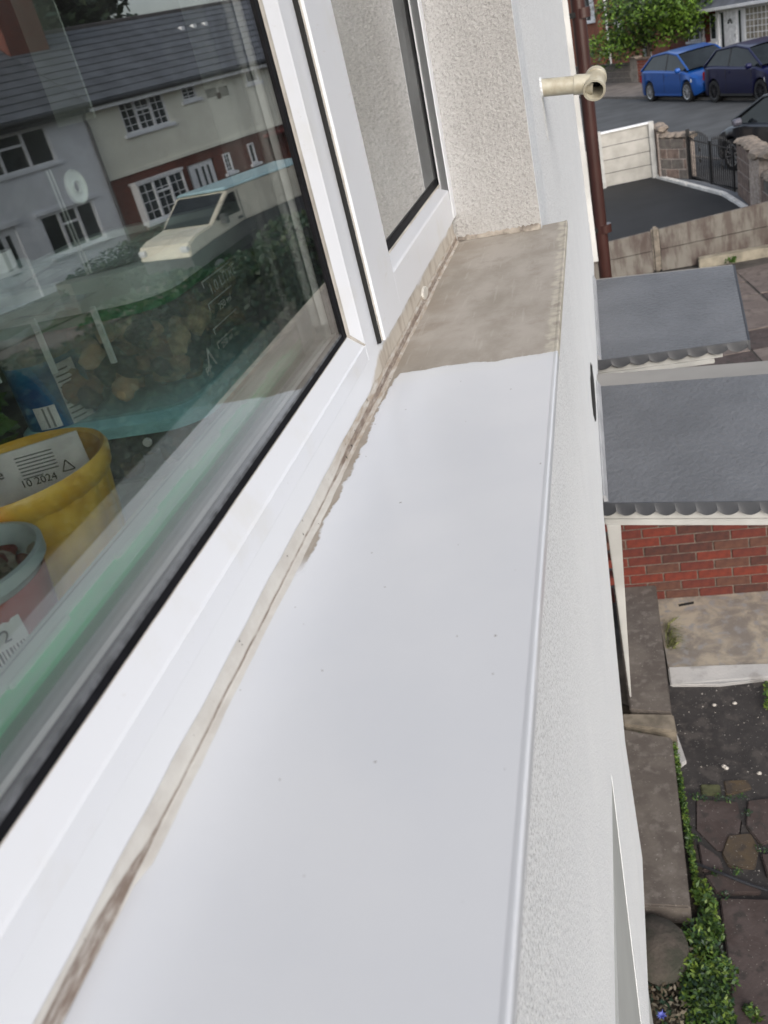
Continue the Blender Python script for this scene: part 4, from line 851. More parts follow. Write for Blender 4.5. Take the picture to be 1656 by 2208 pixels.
# ------------------------------------------------------------------ plants in the yard
def weed(name, lab, cat, pts, n, size, mats_, R3, grp=None):
    t = thing(name, lab, cat, grp); mb = MB()
    for (x, y) in pts:
        c = onz(x, y, GZ + R3[2] * .7 + .03); leaves(mb, c, R3, n, size, tuple(range(len(mats_))), up=.9)
    mb.build('foliage', list(mats_), t); return t
weed('weed_strip', 'narrow strip of bright green weeds growing along the kerb slab edge', 'weeds', [(1455 + i * 3.1, 1608 + i * 20) for i in range(17)], 70, .011, (LEAF3, LEAF3, LEAF4), (.018, .07, .035))
weed('green_plant', 'small leafy green plant by the wall beside the tan kerb stone', 'plant', [(1368, 1560), (1372, 1600), (1376, 1640), (1392, 1618), (1364, 1580), (1352, 1600)], 42, .022, (LEAF3,), (.05, .05, .06))
weed('green_plant', 'lime green leafy plant at the corner of the long kerb slab', 'plant', [(1512, 1920), (1524, 1950), (1530, 1985), (1540, 2010)], 130, .015, (LEAF4, LEAF3), (.05, .06, .05))
weed('green_plant', 'dense bushy green ground plant at the bottom of the bed', 'plant', [(1500, 2020), (1530, 2060), (1520, 2110), (1545, 2160), (1500, 2150), (1555, 2210), (1515, 2200), (1560, 2100), (1480, 2090)], 330, .013, (LEAF3, LEAF3, LEAF4, LEAF5), (.07, .08, .07))
weed('dry_plant', 'straggly grey brown dying plant between the boulder and the green bush', 'plant', [(1425, 2090), (1450, 2120), (1470, 2060), (1430, 2170), (1465, 2190), (1410, 2130), (1440, 2020)], 70, .014, (LEAFD, LEAFD, LEAF5), (.07, .07, .06))
weed('green_plant', 'tiny green weed at the bottom right on the flagstone', 'plant', [(1618, 2178), (1630, 2190)], 30, .014, (LEAF3, LEAF4), (.03, .03, .02))
weed('green_plant', 'small weed in the joint at the right edge of the paving', 'plant', [(1654, 1480), (1654, 1500), (1655, 1520)], 30, .014, (LEAF3, LEAF4), (.02, .04, .03))
weed('green_plant', 'small tuft of green at the foot of the concrete fence', 'plant', [(1573, 562), (1580, 560)], 30, .03, (LEAF3,), (.07, .05, .05))
weed('joint_moss', 'thin moss and seedlings in the joints of the crazy paving', 'moss', [(1500, 1716), (1520, 1722), (1548, 1720), (1572, 1722), (1600, 1716), (1612, 1752), (1500, 1806), (1545, 1880), (1590, 1878), (1560, 1930), (1640, 1830)], 26, .008, (LEAF3, LEAF5), (.03, .03, .006))
ws = thing('grass_tuft', 'wispy dry grass tuft growing between kerb slab and concrete apron', 'grass tuft'); gm = MB()
gc = onz(1440, 1375, GZ + .03)
for i in range(140):
    b = gc + Vector((uni(-.02, .02), uni(-.13, .13), 0)); d = Vector((uni(.0, .13), uni(-.10, .10), uni(.0, .07))); w_ = Vector((.0015, .002, 0)); gm.add([b - w_, b + w_, b + d * .6 + Vector((0, 0, .02)) + w_ * .7, b + d, b + d * .6 + Vector((0, 0, .02)) - w_ * .7], [(0, 1, 2, 3, 4)])
gm.build('grass_blades', mat('dry_green_grass', (.16, .17, .06), .8, .3, 30), ws)
bf = thing('blue_flower', 'single blue flower at the bottom edge of the bed', 'flower'); fc = onz(1427, 2192, GZ + .12); fm = MB()
for k in range(14):
    a = k * 2.4; r_ = .022; fm.add([fc, fc + Vector((r_ * .5 * math.cos(a - .3), r_ * .5 * math.sin(a - .3), .012)), fc + Vector((r_ * math.cos(a), r_ * math.sin(a), .006 + (k % 3) * .006)), fc + Vector((r_ * .5 * math.cos(a + .3), r_ * .5 * math.sin(a + .3), .012))], [(0, 1, 2, 3)])
fm.build('petals', mat('blue_petal', (.13, .16, .55), .6), bf); MB().cyl(fc - Vector((0, 0, .09)), fc, .002, .002, 5).build('stem', LEAF3, bf)

# ================================================================== CARS
def paint(name, c): 
    s = NT(name); s.col(c); s.rough(.35); s.b.inputs['Coat Weight'].default_value = .35; s.b.inputs['Coat Roughness'].default_value = .04; s.b.inputs['Metallic'].default_value = .25; MATS[name] = s.m; return s.m
TYRE = mat('tyre_rubber', (.015, .015, .016), .8, .2, 20); ALLOY = mat('alloy_silver', (.5, .51, .53), .3, .05, 10, metal=.7); BLKALLOY = mat('black_alloy', (.025, .025, .03), .35, .1, 10, metal=.3)
LAMP = mat('lamp_lens', (.62, .64, .66), .1, .08, 20); CARGL = mat('car_glass', (.012, .016, .018), .08, .2, 3); CARGL.node_tree.nodes['Principled BSDF'].inputs['Specular IOR Level'].default_value = .3; RLAMP = mat('red_lamp', (.35, .01, .01), .2)
TRIM = mat('black_trim', (.015, .015, .017), .5)
def car(label, pm, L, Wd, prof, wb, wr, rim, loc, rotz, roof_z, bt, gh, spokes=5, group='cars parked along the street', mirror=None):
    t = thing('car', label, 'car', group, loc=loc); t.rotation_euler = (0, 0, rotz)
    xs = sorted(set([round(-L / 2 + L * i / 60, 3) for i in range(61)])); fw, rw = wb / 2 + .02, -wb / 2 + .02
    def belt(x):   # shoulder height by interpolation
        for (a, za), (b, zb) in zip(prof[:-1], prof[1:]):
            if a <= x <= b: return za + (zb - za) * (x - a) / (b - a)
        return prof[-1][1]
    rings = []
    for x in xs:
        e = abs(x) / (L / 2); hw = Wd / 2 * (1 - .16 * max(0, (e - .72) / .28) ** 2.2); zt = belt(x); zb = .20 + (.10 * max(0, (e - .85) / .15))
        ar = 0
        for wx in (fw, rw):
            d = abs(x - wx)
            if d < wr + .055: ar = max(ar, math.sqrt((wr + .055) ** 2 - d * d) + wr * .97)
        zo = max(zb, ar); zo = min(zo, zt - .12); mid = max(zo + .03, .52 * zt + .1)
        half = [(hw * .82, zb if zo <= zb else min(zo, zt - .1)), (hw * .985, zo), (hw * 1.0, zo + .02), (hw * 1.008, min(mid, zt - .08)), (hw * .985, zt - .06), (hw * .93, zt - .015), (hw * .80, zt + .004)]
        crown = .028
        rings.append([(x, y, z) for y, z in half] + [(x, 0, zt + crown)] + [(x, -y, z) for y, z in reversed(half)])
    body = MB().loft(rings, closed=True); body.build('body', pm, t, smooth=True)
    MB().box((-L / 2 + .18, -Wd / 2 + .22, .16), (L / 2 - .18, Wd / 2 - .22, .5)).build('underbody', TRIM, t)
    # greenhouse
    (xr, zr_), (xr2, zr2_), (xm, zm), (xf2, zf2), (xf, zf) = gh
    bw_, tw_ = Wd / 2 - .09, Wd / 2 - .26
    def ring(x, z, k): y = bw_ + (tw_ - bw_) * k; return y
    K = lambda z: (z - min(zr_, zf)) / (roof_z - min(zr_, zf))
    P = [(xr, zr_), (xr2, zr2_), (xm, zm), (xf2, zf2), (xf, zf)]
    L_ = [Vector((x, ring(x, z, K(z)), z)) for x, z in P]; R_ = [Vector((x, -ring(x, z, K(z)), z)) for x, z in P]
    sideL = MB().add([*L_, Vector((xf, bw_, zf - .08)), Vector((xr, bw_, zr_ - .08))], [(0, 1, 2, 3, 4, 5, 6)]); sideL.build('side_window', CARGL, t)
    MB().add([*R_, Vector((xf, -bw_, zf - .08)), Vector((xr, -bw_, zr_ - .08))], [(0, 1, 2, 3, 4, 5, 6)]).build('side_window', CARGL, t)
    def curved(a, b, c_, d_, bulge, nm, m_):
        n = 8; g_ = []
        for i in range(n + 1):
            u_ = i / n; bl = bulge * math.sin(math.pi * u_); g_.append([a.lerp(b, u_) + Vector((bl, 0, abs(bl) * .15)), c_.lerp(d_, u_) + Vector((bl, 0, abs(bl) * .15))])
        MB().loft(g_, cap=False).build(nm, m_, t, smooth=True)
    curved(L_[4], R_[4], L_[3], R_[3], .07, 'windscreen', CARGL); curved(L_[0], R_[0], L_[1], R_[1], -.05, 'rear_window', CARGL)
    rf = []
    for (x, z), l in zip(P[1:4], L_[1:4]):
        rf.append([Vector((x, l.y * math.cos(q) , z + .012 + .035 * math.sin(q))) for q in [math.pi * i / 10 for i in range(11)]])
    MB().loft(rf, cap=False).build('roof', pm, t, smooth=True)
    for sgn, Q in ((1, L_), (-1, R_)):
        dv = Vector((0, sgn * .008, 0))
        MB().tube([p + dv for p in Q], .030, 6).build('window_pillar', pm, t, smooth=True)
        xb = (xm + xf2) / 2 - bt; zt_ = roof_z - .02; MB().hexa([(xb - .05, sgn * (bw_ + .006), zr_ - .04), (xb + .03, sgn * (bw_ + .006), zr_ - .04), (xb + .03, sgn * (bw_ - .01), zr_ - .04), (xb - .05, sgn * (bw_ - .01), zr_ - .04)], [(xb - .08, sgn * (tw_ + .012), zt_), (xb - .01, sgn * (tw_ + .012), zt_), (xb - .01, sgn * (tw_ - .01), zt_), (xb - .08, sgn * (tw_ - .01), zt_)]).build('door_pillar', TRIM, t)
        m_ = MB(); c = Vector((xf - .42, sgn * (Wd / 2 + .06), zf + .02)); m_.loft([[c + Vector((.07 * k * math.cos(q), a, .075 * k * math.sin(q))) for q in [i * math.pi / 4 for i in range(8)]] for a, k in ((-.09, .5), (-.06, 1), (.06, 1), (.09, .6))], closed=True); m_.build('wing_mirror', mirror or pm, t, smooth=True)
        for dx_ in (xb - .0, xf - .40, xr + .42 if spokes != 6 else xb): MB().box((dx_ - .004, sgn * (Wd / 2 - .001), .30), (dx_ + .004, sgn * (Wd / 2 + .0075), belt(dx_) - .08)).build('door_gap', TRIM, t)
        MB().box((xb + .06, sgn * (Wd / 2 - .005), belt(0) - .15), (xb + .22, sgn * (Wd / 2 + .022), belt(0) - .12)).build('door_handle', pm, t, bevel=.004)
        MB().box((rw + wr + .06, sgn * (Wd / 2 - .02), .20), (fw - wr - .06, sgn * (Wd / 2 + .006), .27)).build('side_sill', TRIM if rim is BLKALLOY else pm, t)
        # headlight and tail light
        zl = belt(L / 2 - .2) - .13; hl = MB(); hl.loft([[(L / 2 - .50 + a, sgn * y, z) for y, z in ((Wd / 2 - .0 - a * .35, zl + .08), (Wd / 2 + .012 - a * .35, zl), (Wd / 2 - .02 - a * .35, zl - .06))] for a in (0, .16, .32)] , cap=False)
        hl.loft([[(L / 2 - .18 + k * .12, sgn * (Wd / 2 - .10 - k * .22), zl + .07), (L / 2 - .12 + k * .12, sgn * (Wd / 2 - .10 - k * .22), zl - .07)] for k in (0, .5, 1)], cap=False); hl.build('headlight', LAMP, t, smooth=True)
        MB().box((-L / 2 + .02, sgn * (Wd / 2 - .28), prof[0][1] - .28), (-L / 2 + .12, sgn * (Wd / 2 - .07), prof[0][1] - .03)).build('tail_light', RLAMP, t, bevel=.02)
        for wx in (fw, rw):
            wh = bpy.data.objects.new('wheel', None); link(wh, t); yc = sgn * (Wd / 2 - .10); wh.location = (wx, yc, wr)
            a = MB().loft([[(r * math.cos(q), y * sgn, r * math.sin(q)) for q in [i * 2 * math.pi / 28 for i in range(28)]] for y, r in ((-.10, wr * .72), (-.10, wr * .96), (-.07, wr), (.07, wr), (.095, wr * .97), (.10, wr * .72), (.05, wr * .68))], closed=True, cap=False); a.build('tyre', TYRE, wh, smooth=True)
            rm = MB().cyl((0, -.02 * sgn, 0), (0, .035 * sgn, 0), wr * .70, wr * .70, 24); rm.build('brake_disc', TRIM, wh)
            rm = MB().cyl((0, .05 * sgn, 0), (0, .10 * sgn, 0), wr * .15, wr * .12, 12)
            rm.loft([[(r * math.cos(q), y * sgn, r * math.sin(q)) for q in [i * 2 * math.pi / 28 for i in range(28)]] for y, r in ((.04, wr * .68), (.098, wr * .71), (.09, wr * .62))], closed=True, cap=False)
            for k in range(spokes * 1):
                q = 2 * math.pi * k / spokes; d = Vector((math.cos(q), 0, math.sin(q))); e_ = Vector((-math.sin(q), 0, math.cos(q))); yv = Vector((0, sgn, 0))
                for o2 in ((-.035, .0), (.035, .0)):
                    s0 = d * wr * .1 + e_ * o2[0] * .6; s1 = d * wr * .66 + e_ * o2[0] * 1.5; rm.hexa([s0 - e_ * .012 + yv * .055, s1 - e_ * .012 + yv * .06, s1 + e_ * .012 + yv * .06, s0 + e_ * .012 + yv * .055], [s0 - e_ * .012 + yv * .09, s1 - e_ * .012 + yv * .088, s1 + e_ * .012 + yv * .088, s0 + e_ * .012 + yv * .09])
            rm.build('rim', rim, wh)
    MB().box((L / 2 - .06, -.45, .28), (L / 2 + .012, .45, .42)).build('grille', TRIM, t, bevel=.01); MB().box((L / 2 + .0, -.26, .45), (L / 2 + .022, .26, .56)).build('number_plate', mat('plate_white', (.7, .7, .68), .5), t)
    return t
ang = math.atan2(UU.y, UU.x)
BLUE = paint('bright_blue_paint', (.008, .085, .36)); NAVY = paint('navy_paint', (.003, .004, .045)); BLACKP = paint('black_paint', (.012, .014, .02))
car('bright blue hatchback with silver alloy wheels parked at the far kerb', BLUE, 4.25, 1.78, [(-2.2, .86), (-1.95, 1.0), (-1.2, .99), (0, .96), (1.0, .93), (1.6, .84), (2.0, .72), (2.2, .52)], 2.62, .315, ALLOY, st(-30.25, 15.95, 0), ang, 1.47, .25,
    [(-2.0, .98), (-1.35, 1.40), (-.3, 1.47), (.45, 1.38), (1.35, .95)], 10)
car('dark navy three door hatchback with black wheels parked in front of the bright blue one', NAVY, 4.0, 1.74, [(-2.1, .90), (-1.9, 1.02), (-1.2, 1.02), (0, .98), (1.0, .96), (1.5, .87), (1.85, .72), (2.1, .50)], 2.5, .315, BLKALLOY, st(-26.05, 15.95, 0), ang, 1.49, .55,
    [(-1.9, 1.0), (-1.35, 1.42), (-.3, 1.49), (.4, 1.40), (1.25, .98)], 5)
car('black hatchback half hidden behind the right hand stone wall and gate', BLACKP, 4.2, 1.76, [(-2.1, .86), (-1.95, 1.0), (-1.2, .99), (0, .96), (1.0, .93), (1.5, .84), (1.85, .72), (2.1, .52)], 2.55, .315, ALLOY, st(-17.54 + 1.28, 10.9, 0), ang + math.pi, 1.47, .3,
    [(-1.95, .98), (-1.35, 1.40), (-.3, 1.47), (.45, 1.38), (1.35, .95)], 5, mirror=paint('grey_mirror', (.12, .12, .15)))

# ================================================================== FAR HOUSES (local frame: x along the street, y away from it, z up)
def hthing(name, lab, cat, s, n, grp=None):
    t = thing(name, lab, cat, grp, loc=st(s, n, 0)); t.rotation_euler = (0, 0, ang); return t
def sub(t, name, mb, m, **k): return mb.build(name, m, t, **k)
def window(t, s0, s1, z0, z1, s_ref, cols=3, muntin=False, sillm=HREND, toplight=None, fw=.055, y=0.0, blind=False):
    """casement window, x relative to house origin; returns part"""
    a, b = sorted((s0 - s_ref, s1 - s_ref)); f = MB()
    f.box((a, y - .03, z0), (b, y + .06, z0 + fw)).box((a, y - .03, z1 - fw), (b, y + .06, z1)).box((a, y - .03, z0 + fw), (a + fw, y + .06, z1 - fw)).box((b - fw, y - .03, z0 + fw), (b, y + .06, z1 - fw))
    xs = [a + (b - a) * i / cols for i in range(cols + 1)]
    for x in xs[1:-1]: f.box((x - fw * .7, y - .034, z0 + fw), (x + fw * .7, y + .055, z1 - fw))
    if toplight is not None: xa, xb = xs[toplight], xs[toplight + 1]; zt_ = z0 + (z1 - z0) * .66; f.box((xa + fw * .7, y - .036, zt_ - fw * .6), (xb - fw * .7, y + .05, zt_ + fw * .6))
    w_ = sub(t, 'window', f, WTRIM)
    for i in range(cols):
        g_ = MB().box((xs[i] + fw * .5, y + .03, z0 + fw * .5), (xs[i + 1] - fw * .5, y + .04, z1 - fw * .5)); g_.build('pane', HGLASS, w_)
    MB().box((a + .05, y + .042, z0 + .05), (b - .05, y + .05, z0 + (z1 - z0) * .6)).build('net_curtain', mat('dim_net', (.16, .17, .175), .9, .3, 30), w_)
    if muntin:
        m_ = MB()
        for i in range(cols):
            xa, xb = xs[i], xs[i + 1]; 
            m_.box(((xa + xb) / 2 - .012, y + .012, z0), ((xa + xb) / 2 + .012, y + .028, z1))
            for k in (1, 2, 3): zz_ = z0 + (z1 - z0) * k / 4; m_.box((xa, y + .014, zz_ - .012), (xb, y + .027, zz_ + .012))
        m_.build('glazing_bars', WTRIM, w_)
    MB().box((a - .12, y - .12, z0 - .10), (b + .12, y + .0, z0 - .005)).build('sill', sillm, w_, bevel=.01)
    return w_
# house A: grey-white rendered
ns0 = 22.0
A = hthing('terraced_house', 'grey white rendered terraced house reflected in the window, with a white front door', 'house', -12.9, 22, 'terraced houses across the street')
ra = -12.9
def wall_open(t, x0, x1, z0, z1, opens, m, name='wall', y=0, d=.25):
    """wall slab with rectangular openings (x0,x1,z0,z1)"""
    xsx = sorted(set([x0, x1] + [v for o_ in opens for v in o_[:2]])); zsz = sorted(set([z0, z1] + [v for o_ in opens for v in o_[2:]])); b = MB()
    for i in range(len(xsx) - 1):
        for j in range(len(zsz) - 1):
            cx, cz = (xsx[i] + xsx[i + 1]) / 2, (zsz[j] + zsz[j + 1]) / 2
            if not any(o_[0] < cx < o_[1] and o_[2] < cz < o_[3] for o_ in opens): b.box((xsx[i], y, zsz[j]), (xsx[i + 1], y + d, zsz[j + 1]))
    return sub(t, name, b, m)
def rel(s0, s1, r): a, b = sorted((s0 - r, s1 - r)); return a, b
oA = [(*rel(-17.15, -15.25, ra), .90, 2.0), (*rel(-16.52, -14.0, ra), 3.22, 4.15), (*rel(-14.42, -13.5, ra), .05, 2.0), (*rel(-11.5, -9.8, ra), .9, 2.0), (*rel(-12.2, -10.5, ra), 3.2, 4.15)]
wall_open(A, -17.86 - ra, -8 - ra, 0, 4.42, oA, HREND)
yy_ = .06
window(A, -17.15, -15.25, .90, 2.0, ra, 3, toplight=1, y=yy_); window(A, -16.52, -14.0, 3.22, 4.15, ra, 3, toplight=1, y=yy_); window(A, -11.5, -9.8, .9, 2.0, ra, 3, y=yy_); window(A, -12.2, -10.5, 3.2, 4.15, ra, 3, y=yy_)
dA = sub(A, 'door', MB().box((-14.42 - ra, .08, .05), (-13.5 - ra, .14, 2.0)), WPAINT)
for x in (-14.12, -13.82): MB().box((x - .09 - ra, .074, .95), (x + .05 - ra, .078, 1.82)).build('door_pane', HGLASS, dA)
MB().box((-14.1 - ra, .07, .80), (-13.8 - ra, .078, .84)).build('letter_plate', ALLOY, dA)
sub(A, 'lintel', MB().box((-14.6 - ra, -.06, 2.02), (-13.3 - ra, -.001, 2.15)).box((-17.3 - ra, -.05, 2.02), (-15.1 - ra, -.001, 2.12)), HREND)
def roof(t, x0, x1, r, ze=4.42, zr_=6.5, yr=3.0, m=SLATE):
    a, b = sorted((x0 - r, x1 - r)); sub(t, 'roof', MB().prism([(a, -.35, ze - .12), (a, yr, zr_), (a, yr * 2 + .35, ze - .12), (a, yr * 2 + .35, ze - .02), (a, yr, zr_ + .10), (a, -.35, ze + .0)], (b - a, 0, 0)), m)
    for k in range(11):
        f_ = k / 11.0; y_ = -.35 + (yr + .35) * f_; z_ = ze + (zr_ + .10 - ze) * f_
        sub(t, 'slate_course', MB().prism([(a, y_, z_ + .004), (a, y_ + .30, z_ + .004 + .30 * (zr_ + .1 - ze) / (yr + .35)), (a, y_ - .01, z_ + .022)], (b - a, 0, 0)), m)
    sub(t, 'ridge_tiles', MB().cyl((a, yr, zr_ + .07), (b, yr, zr_ + .07), .10, .10, 8), mat('ridge_tile_clay', (.07, .06, .06), .8))
    sub(t, 'gutter', MB().cyl((a, -.38, ze - .08), (b, -.38, ze - .08), .06, .06, 8), TRIM); sub(t, 'fascia', MB().box((a, -.33, ze - .24), (b, -.28, ze - .02)), WPAINT if r != ra else TRIM)
roof(A, -17.88, -8, ra)
sub(A, 'side_wall', MB().box((-17.86 - ra, .25, 0), (-8 - ra, 6.0, 4.3)), HREND)
ch = sub(A, 'chimney', MB().box((-19.3 - ra, 2.2, 5.6), (-17.9 - ra, 3.2, 8.2)), WBR2); MB().cyl((-18.9 - ra, 2.7, 8.2), (-18.9 - ra, 2.7, 8.6), .12, .1, 10).build('chimney_pot', mat('chimney_pot_clay', (.3, .12, .07), .8), ch, smooth=True)
# house B: cream over brick
rb_ = -21.9
B = hthing('terraced_house', 'reflected cream rendered terraced house with red brick ground floor and bay windows', 'house', rb_, 22, 'terraced houses across the street')
oBu = [(*rel(-21.05, -19.2, rb_), 3.35, 4.22), (*rel(-22.5, -21.85, rb_), 3.82, 4.26), (*rel(-25.6, -24.95, rb_), 3.82, 4.26), (*rel(-29.2, -27.4, rb_), 3.35, 4.22)]
oBl = [(*rel(-20.45, -18.75, rb_), .9, 2.0), (*rel(-22.4, -21.1, rb_), .05, 2.0), (*rel(-23.15, -22.8, rb_), 1.4, 2.0), (*rel(-24.4, -24.1, rb_), 1.4, 2.05), (*rel(-26.4, -25.2, rb_), .05, 2.05), (*rel(-29.2, -27.4, rb_), .9, 2.0)]
wall_open(B, -33 - rb_, -17.9 - rb_, 2.34, 4.42, oBu, HCREAM); wall_open(B, -33 - rb_, -17.9 - rb_, 0, 2.33, oBl, WBR2, 'brick_wall', y=.02)
sub(B, 'string_course', MB().box((-33 - rb_, -.05, 2.30), (-17.9 - rb_, -.001, 2.40)), HCREAM)
window(B, -21.05, -19.2, 3.35, 4.22, rb_, 3, muntin=True, toplight=1, y=.04); window(B, -22.5, -21.85, 3.82, 4.26, rb_, 1, muntin=True, y=.04); window(B, -25.6, -24.95, 3.82, 4.26, rb_, 1, y=.04); window(B, -29.2, -27.4, 3.35, 4.22, rb_, 3, y=.04)
window(B, -20.6, -18.65, .86, 2.0, rb_, 3, muntin=True, toplight=1, y=-.25); sub(B, 'bay_sides', MB().box((-20.6 - rb_, -.22, .8), (-20.54 - rb_, .03, 2.0)).box((-18.71 - rb_, -.22, .8), (-18.65 - rb_, .03, 2.0)).box((-20.65 - rb_, -.30, 1.99), (-18.6 - rb_, .03, 2.06)), WTRIM); sub(B, 'bay_base', MB().box((-20.55 - rb_, -.2, 0), (-18.7 - rb_, .02, .8)), WBR2)
window(B, -23.15, -22.8, 1.4, 2.0, rb_, 1, y=.02, muntin=True); window(B, -24.4, -24.1, 1.4, 2.05, rb_, 1, y=.02); window(B, -29.2, -27.4, .9, 2.0, rb_, 3, y=.04)
dB = sub(B, 'door', MB().box((-22.3 - rb_, .06, .05), (-21.2 - rb_, .12, 2.0)), WPAINT)
for x in (-22.05, -21.8, -21.5): MB().box((x - .06 - rb_, .05, .4), (x + .04 - rb_, .058, 1.85)).build('door_pane', HGLASS, dB)
sub(B, 'door', MB().box((-26.4 - rb_, .3, .05), (-25.2 - rb_, .36, 2.05)), mat('dark_doorway', (.05, .045, .045), .6)); sub(B, 'door_hood', MB().box((-26.6 - rb_, -.25, 2.06), (-25.0 - rb_, .0, 2.16)), REDP)
roof(B, -33, -17.92, rb_); sub(B, 'side_wall', MB().box((-33 - rb_, .28, 0), (-17.9 - rb_, 6.0, 4.3)), WBR2)
for s_ in (-24.68, -25.26, -25.85): sub(B, 'roof_vent', MB().box((s_ - .07 - rb_, 1.9, 5.58), (s_ + .07 - rb_, 2.3, 6.02)), WPAINT)
sub(B, 'downpipe', MB().cyl((-17.85 - rb_, -.10, 0), (-17.85 - rb_, -.10, 3.85), .045, .045, 10).tube([(-17.85 - rb_, -.10, 3.85), (-17.75 - rb_, -.15, 4.05), (-17.72 - rb_, -.35, 4.3)], .045, 8), mat('grey_pipe', (.12, .12, .125), .5))
sub(B, 'render_scar', MB().box((-23.4 - rb_, -.004, 3.72), (-22.9 - rb_, -.001, 3.98)).box((-23.95 - rb_, -.004, 3.65), (-23.5 - rb_, -.001, 3.95)), mat('scar_patch', (.33, .32, .27), .9)); sub(B, 'air_brick', MB().box((-23.55 - rb_, -.008, 3.62), (-23.35 - rb_, -.002, 3.8)), mat('air_brick_brown', (.12, .08, .06), .9))
# house C: white porch, dark red wall
rC = -37.0
Ch = hthing('porch_house', 'brick house with white porch and panelled white door behind the navy car', 'house', rC, 22)
wall_open(Ch, -43.5 - rC, -33.05 - rC, 0, 5.2, [(-41.8 - rC, -40.2 - rC, .8, 2.0)], WBR2); sub(Ch, 'side_wall', MB().box((-43.5 - rC, .28, 0), (-33.05 - rC, 6, 5.1)), WBR2); window(Ch, -41.8, -40.2, .8, 2.0, rC, 3, y=.05); roof(Ch, -43.5, -33.05, rC, 5.2, 7.3)
PYc = -1.0
def por(a, b, c, d, e_, f_): return MB().box((a - rC, b, c), (d - rC, e_, f_))
sub(Ch, 'porch_wall', por(-38.5, PYc + .05, 0, -37.45, -.02, 1.95), REDP)
pw_ = sub(Ch, 'porch_window', por(-38.0, PYc + .0, .85, -37.5, PYc + .045, 1.85), WTRIM); MB().box((-37.92 - rC, PYc - .006, .95), (-37.58 - rC, PYc - .002, 1.78)).build('pane', HGLASS, pw_); MB().box((-38.1 - rC, PYc - .08, .72), (-37.45 - rC, PYc + .04, .84)).build('sill', WTRIM, pw_)
sub(Ch, 'porch_post', por(-37.44, PYc - .04, 0, -37.30, PYc + .10, 2.0), WPAINT); sub(Ch, 'porch_post', por(-35.55, PYc - .02, 0, -35.38, PYc + .08, 2.0), WPAINT)
for x in (-37.27, -35.87): MB()
fr = sub(Ch, 'door_surround', por(-37.29, PYc + .02, 0, -35.56, PYc + .06, 2.02), WPAINT)
dC = sub(Ch, 'door', por(-36.85, PYc - .02, .05, -35.98, PYc + .015, 1.92), mat('bright_white_door', (.86, .87, .89), .35)); 
fan = MB()
for k in range(5):
    q0_, q1_ = math.pi * (k + .08) / 5, math.pi * (k + .92) / 5; fan.add([(-36.42 - rC + r * math.cos(q), PYc - .024, 1.42 + r * math.sin(q)) for r, q in ((.07, q0_), (.20, q0_), (.20, q1_), (.07, q1_))], [(0, 1, 2, 3)])
fan.build('fan_light', HGLASS, dC)
for a, b in ((-36.76, -36.46), (-36.37, -36.07)):
    MB().box((a - rC, PYc - .028, .25), (b - rC, PYc - .021, .80)).build('door_panel', WPAINT, dC, bevel=.003); MB().box((a - rC, PYc - .028, .90), (b - rC, PYc - .021, 1.12)).build('door_panel', WPAINT, dC, bevel=.003)
MB().box((-36.10 - rC, PYc - .05, .95), (-36.04 - rC, PYc - .022, 1.05)).build('handle', ALLOY, dC)
for a, b in ((-37.15, -36.97), (-35.85, -35.70)): MB().box((a - rC, PYc + .012, .15), (b - rC, PYc + .018, 1.85)).build('side_light', HGLASS, fr)
gw = sub(Ch, 'grid_window', por(-35.36, PYc + .0, .75, -33.1, PYc + .04, 1.95), WTRIM); MB().box((-35.30 - rC, PYc - .006, .82), (-33.1 - rC, PYc - .002, 1.88)).build('pane', mat('beige_curtained_glass', (.33, .30, .25), .25, .2, 3), gw)
gb_ = MB()
for k in range(1, 9): gb_.box((-35.30 + k * .27 - .012 - rC, PYc - .016, .82), (-35.30 + k * .27 + .012 - rC, PYc - .007, 1.88))
for k in range(1, 5): gb_.box((-35.30 - rC, PYc - .017, .82 + k * .212 - .012), (-33.1 - rC, PYc - .008, .82 + k * .212 + .012))
gb_.build('glazing_bars', WTRIM, gw); sub(Ch, 'porch_plinth', por(-35.36, PYc + .02, 0, -33.1, PYc + .1, .74), WPAINT)
sub(Ch, 'porch_roof', MB().prism([(-39.9 - rC, PYc - .35, 2.10), (-39.9 - rC, 0, 3.0), (-39.9 - rC, 0, 2.9), (-39.9 - rC, PYc - .35, 2.0)], (7.0, 0, 0)), SLATE)
sub(Ch, 'porch_gutter', MB().box((-40.0 - rC, PYc - .42, 2.0), (-32.9 - rC, PYc - .33, 2.11)), WPAINT, bevel=.01)
sub(Ch, 'porch_bracket', MB().tube([(-39.3 - rC, PYc - .3, 2.0), (-38.55 - rC, PYc, 1.45)], .04, 6), mat('grey_bracket', (.2, .2, .2), .6)); sub(Ch, 'porch_post', por(-38.72, PYc - .02, .2, -38.6, PYc + .08, 1.7), mat('grey_window_frame', (.42, .43, .45), .5))
# house D: orange brick
rD = -50.0
Dh = hthing('brick_house', 'orange red brick house at the far end with a white downpipe, behind the tree', 'house', rD, 22)
wall_open(Dh, -62 - rD, -43.6 - rD, 0, 5.2, [(-49.5 - rD, -48.6 - rD, 1.35, 2.25), (-53.2 - rD, -51.9 - rD, 2.35, 4.1)], WBR); sub(Dh, 'side_wall', MB().box((-62 - rD, .28, 0), (-43.6 - rD, 6, 5.1)), WBR); roof(Dh, -62, -43.6, rD, 5.2, 7.3)
window(Dh, -49.5, -48.6, 1.35, 2.25, rD, 2, y=.03); window(Dh, -53.2, -51.9, 2.35, 4.1, rD, 1, y=.0)
sub(Dh, 'sign_board', MB().box((-52.4 - rD, -.04, 2.35), (-51.55 - rD, -.001, 4.0)), WPAINT); sub(Dh, 'sign_mark', MB().cyl((-51.95 - rD, -.046, 2.95), (-51.95 - rD, -.041, 2.95), .11, .11, 14), mat('sign_grey', (.35, .35, .35), .6))
